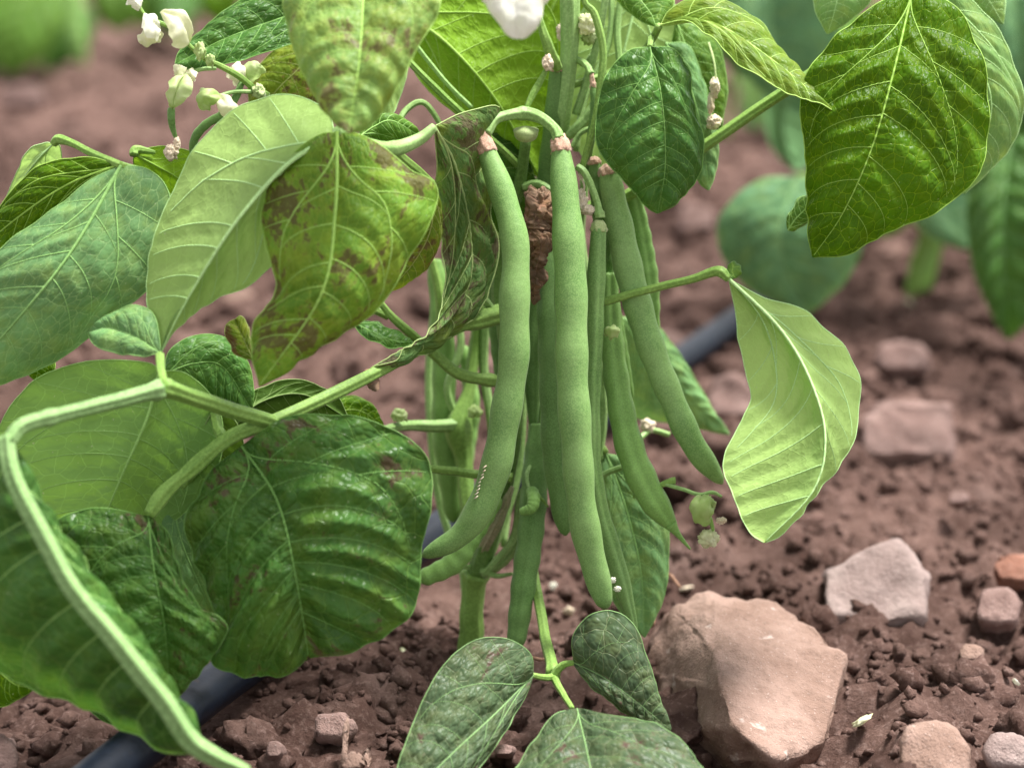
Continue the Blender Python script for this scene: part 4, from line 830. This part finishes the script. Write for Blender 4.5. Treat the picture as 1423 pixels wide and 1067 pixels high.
L([(1330, 60, 1070), (1360, 140, 1060), (1380, 220, 1060), (1370, 290, 1060)], [(1300, 120), (1310, 200), (1340, 270)], [(1390, 80), (1430, 160), (1420, 250)], 'far', side='under', **Q)
L([(1320, 290, 1100), (1370, 250, 1120), (1420, 260, 1140), (1480, 330, 1150)], [(1340, 240), (1400, 210), (1460, 250)], [(1360, 300), (1410, 330), (1450, 350)], 'far', mat=LM['dark'], **Q)

for mid, l, r_ in (  # crown leaves mostly out of view, added to shade the soil below
  ([(1300, 20, 1020), (1260, -60, 1000), (1200, -120, 990), (1110, -150, 1000)], [(1260, 0), (1190, -50), (1140, -100)], [(1310, -90), (1240, -180), (1160, -190)]),
  ([(1300, 20, 1040), (1350, -80, 1040), (1420, -130, 1050), (1520, -150, 1070)], [(1300, -70), (1370, -180), (1450, -190)], [(1380, -20), (1450, -60), (1500, -110)]),
  ([(1300, 60, 1060), (1300, -20, 1100), (1310, -80, 1140), (1330, -120, 1190)], [(1250, 20), (1230, -60), (1270, -110)], [(1350, 20), (1380, -60), (1360, -110)]),
  ([(1340, 220, bx-30), (1400, 150, bx-40), (1470, 120, bx-50), (1560, 150, bx-60)], [(1360, 150), (1430, 80), (1510, 90)], [(1400, 210), (1460, 200), (1530, 200)])):
    L(mid, l, r_, 'far', el=20, er=-20, bulge=4, **Q)
R.stem([(1290, 100, bx-40), (1300, 20, 1030)], [10, 8], M_stem)
for mid, l, r_, st in (
  ([(1380, 330, 1120), (1400, 360, 1110), (1415, 400, 1105), (1430, 460, 1105)], [(1360, 370), (1380, 420)], [(1440, 350), (1460, 420)], 'dark'),
  ([(1300, 160, 1100), (1260, 210, 1090), (1235, 260, 1085), (1225, 330, 1085)], [(1230, 190), (1195, 250), (1200, 305)], [(1310, 220), (1290, 280), (1250, 320)], 'mid'),
  ([(1395, 60, 1010), (1415, 110, 1000), (1425, 160, 1000), (1420, 215, 1000)], [(1375, 110), (1385, 170)], [(1460, 90), (1465, 160)], 'dark'),
  ([(1180, -10, 1060), (1150, 40, 1050), (1140, 90, 1045), (1150, 150, 1050)], [(1110, 10), (1100, 70), (1120, 125)], [(1200, 40), (1195, 100)], 'mid'),
  ([(1050, -60, 1080), (1030, -10, 1070), (1020, 50, 1070), (1035, 110, 1075)], [(1000, -30), (990, 30), (1005, 80)], [(1080, -10), (1070, 60)], 'dark')):
    L(mid, l, r_, st, bulge=4, **Q)
R.stem([(1310, 300, bx), (1350, 310, 1125), (1380, 330, 1120)], [8, 7, 6], M_stem); R.stem([(1300, 250, bx-30), (1300, 200, bx-20), (1300, 160, 1100)], [9, 8, 7], M_stem)
R.stem([(1290, 100, bx-40), (1350, 70, 1030), (1395, 60, 1010)], [9, 8, 7], M_stem)

S = Plant('bean_plant', G(1010, 190), 'bean plant further back with pale leaves above the hanging dry blossoms')
sx = GD(1010, 190)
S.stem([(1010, 192, sx), (1015, 120, sx), (1030, 40, sx), (1030, -60, sx)], [8, 8, 7, 6], M_stem, 'main_stem')
L = S.leaf
L([(1030, 30, sx), (1060, 60, sx-20), (1085, 110, sx-40), (1095, 170, sx-40)], [(1020, 80), (1040, 150), (1075, 175)], [(1085, 30), (1120, 80), (1120, 140)], 'far', mat=LM['pale'], **Q)
L([(1030, -30, sx), (1000, 0, sx-20), (985, 40, sx-40), (980, 90, sx-40)], [(970, -10), (955, 40), (965, 80)], [(1030, 20), (1020, 70)], 'far', **Q)
L([(1030, 60, sx), (1050, 110, sx+30), (1055, 150, sx+40), (1050, 200, sx+40)], [(1030, 110), (1030, 170)], [(1080, 100), (1085, 160)], 'far', side='under', **Q)

T = Plant('bean_plant', G(60, 96), 'distant bean plant at the far edge of the bare soil, with a whitish pod')
tx_ = GD(60, 96)
T.stem([(60, 100, tx_), (62, 40, tx_), (70, -60, tx_)], [8, 7, 6], M_stem, 'main_stem')
T.stem([(62, 30, tx_), (120, -30, tx_-20), (112, -10, tx_-60)], [4, 4, 3], M_stem)
T.pod([(106, -30, tx_-60), (104, 20, tx_-65), (108, 60, tx_-66), (116, 92, tx_-60)], [20, 24, 24, 16], M_podl, calyx=None, label='whitish pod', n=40)
L = T.leaf
for mid, l, r_, st in (
  ([(96, -70, 20), (60, -20, -30), (30, 40, -60), (8, 104, -60)], [(40, -60), (-10, 0), (-20, 60)], [(110, -20), (85, 50), (45, 92)], 'mid'),
  ([(-10, -60, 60), (-30, 0, 40), (-35, 50, 30), (-20, 120, 30)], [(-80, -20), (-90, 50), (-50, 100)], [(30, -20), (30, 40), (10, 95)], 'dark'),
  ([(80, -20, 90), (96, 20, 80), (92, 60, 70), (70, 100, 70)], [(60, 10), (52, 60)], [(130, 20), (120, 70)], 'dark'),
  ([(125, -60, 60), (152, -30, 40), (168, 4, 30), (166, 44, 30)], [(118, -30), (128, 10), (148, 36)], [(175, -40), (195, 0), (182, 34)], 'mid'),
  ([(60, -80, 120), (120, -60, 130), (170, -40, 140), (215, 10, 150)], [(110, -90), (170, -80), (210, -30)], [(100, -30), (150, 0), (190, 14)], 'dark')):
    L([(x, y, tx_+d) for x, y, d in mid], l, r_, st, bulge=8, veins=False, **Q)
U = Plant('bean_plant', G(262, 62), 'distant low bean plant behind the cream blossoms')
ux = GD(262, 62)
U.stem([(262, 64, ux), (258, 20, ux), (250, -60, ux)], [7, 7, 5], M_stem, 'main_stem')
L = U.leaf
for mid, l, r_, st in (
  ([(250, -50, 0), (222, -30, -30), (200, 0, -50), (192, 40, -50)], [(215, -55), (182, -20), (178, 20)], [(250, -10), (232, 15), (208, 36)], 'mid'),
  ([(255, -60, 0), (285, -40, -30), (308, -8, -60), (312, 38, -60)], [(262, -30), (272, 5), (294, 30)], [(310, -60), (335, -20), (330, 20)], 'bright'),
  ([(255, -40, 0), (254, -10, -60), (246, 20, -90), (236, 50, -90)], [(225, -15), (218, 20), (226, 40)], [(282, -5), (272, 25), (252, 44)], 'dark'),
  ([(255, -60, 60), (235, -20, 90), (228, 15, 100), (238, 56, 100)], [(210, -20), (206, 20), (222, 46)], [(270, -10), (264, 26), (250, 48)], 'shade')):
    L([(x, y, ux+d) for x, y, d in mid], l, r_, st, bulge=8, veins=False, **Q)

# ================================================================== fallen blossom scraps on the soil
def scrap(x, y, wpx, seed, mat, label, name='fallen_blossom'):
    g = G(x, y); g[2] = ground_h(np.array([g[0]]), np.array([g[1]]))[0]
    d = np.dot(g-CAM, FWD); r = wpx/FPX*d/2
    v, f = ico(3); n = fbm(v*1.6+seed, 3); rid = 1-np.abs(noise(v*2.7+seed)); v = v*(.55+.6*n+.5*rid**2)[:, None]*np.array([1, .8, .3])*r
    v = v@rotm(1)[0].T*np.array([1, 1, .8]); o = obj(name, mesh(name, v, f), mat, label=label, cat='blossom'); o.location = g+np.array([0, 0, r*.55])
scrap(1198, 998, 34, 3, M_petal, 'yellowish curled blossom on the soil beside the largest block')
scrap(955, 785, 24, 5, M_dry, 'shrivelled dry blossom on the soil behind the largest block')
scrap(1066, 806, 14, 7, M_petal, 'small yellow petal on the soil between two pink stones')
scrap(1302, 803, 12, 9, M_white, 'white petal flake on the soil right behind the upright flat stone')
scrap(1372, 808, 16, 11, M_white, 'white petal scrap next to the orange stone')
scrap(562, 886, 22, 13, M_petal, 'pale petal on the soil under the broad puckered leaf')
scrap(790, 800, 20, 15, M_dry, 'dry curled blossom on the soil under the pods')
scrap(768, 780, 15, 17, M_white, 'whitish fluffy blossom scrap under the pods')
scrap(1412, 945, 16, 19, M_white, 'pinkish white petal on the soil near the grey mottled stone')
scrap(1265, 405, 18, 21, M_petal, 'yellowish blossom at the foot of the next row plant')

# small half-buried pebbles, a twig and a dry leaf
k_ = 0
for x, y, wpx, where in ((1110, 660, 26, 'just below the tip of the bright hanging leaf'), (1330, 690, 28, 'between the grey-pink stone and the orange stone'), (1350, 905, 30, 'under the wedge-shaped stone below the orange one'),
                         (700, 1040, 26, 'beside the drooping lowest leaf'), (380, 1040, 26, 'between the hose and the small brown pebble'), (930, 470, 36, 'next to the hose behind the longest pods'),
                         (330, 410, 40, 'in the gap under the purple-blotched leaf'), (990, 600, 30, 'behind the tip of the rightmost pod')):
    k_ += 1; a = RNG.uniform(.75, 1.25, 6)
    poly = [(-.5*a[0], .05), (-.3, -.45*a[1]), (.1*a[2], -.5), (.42*a[3], -.25), (.5, .2*a[4]), (.3, .5), (-.35*a[5], .5)]
    block(x, y, wpx, wpx*RNG.uniform(.55, .8), (M_st4, M_st4, M_st4, M_st1)[k_ % 4], 'half-buried angular pebble '+where, 50+k_*3, deep=wpx*.4, poly=poly, bev=.0006, rough=.0006, group='small pebbles scattered in the soil')
def twig(pts, r0, label):
    c = spline([G(x, y, h) for x, y, h in pts], 30); u = np.linspace(0, 1, 30); c = c+np.c_[noise(np.c_[u*6, 0*u, 0*u]), 0*u, noise(np.c_[u*6, 0*u+4, 0*u])]*r0
    V, F = tube_np(c, r0*(1-.6*u), 8); obj('dry_twig', tube_mesh('dry_twig', V, F, np.zeros(3)), M_twig, label=label, cat='twig')
M_twig = plant_mat('twig_dry', (.16, .085, .055), (.27, .16, .11), scale=300, rough=.8, bump=.5, sheen=0, spec=.1)
twig([(700, 912, .006), (735, 914, .008), (772, 918, .006)], .0010, 'thin reddish brown twig lying on the soil at the foot of the bean plant')
twig([(905, 868, .006), (925, 800, .012), (945, 815, .012)], .0011, 'curved dry stalk leaning on the back of the largest stone')
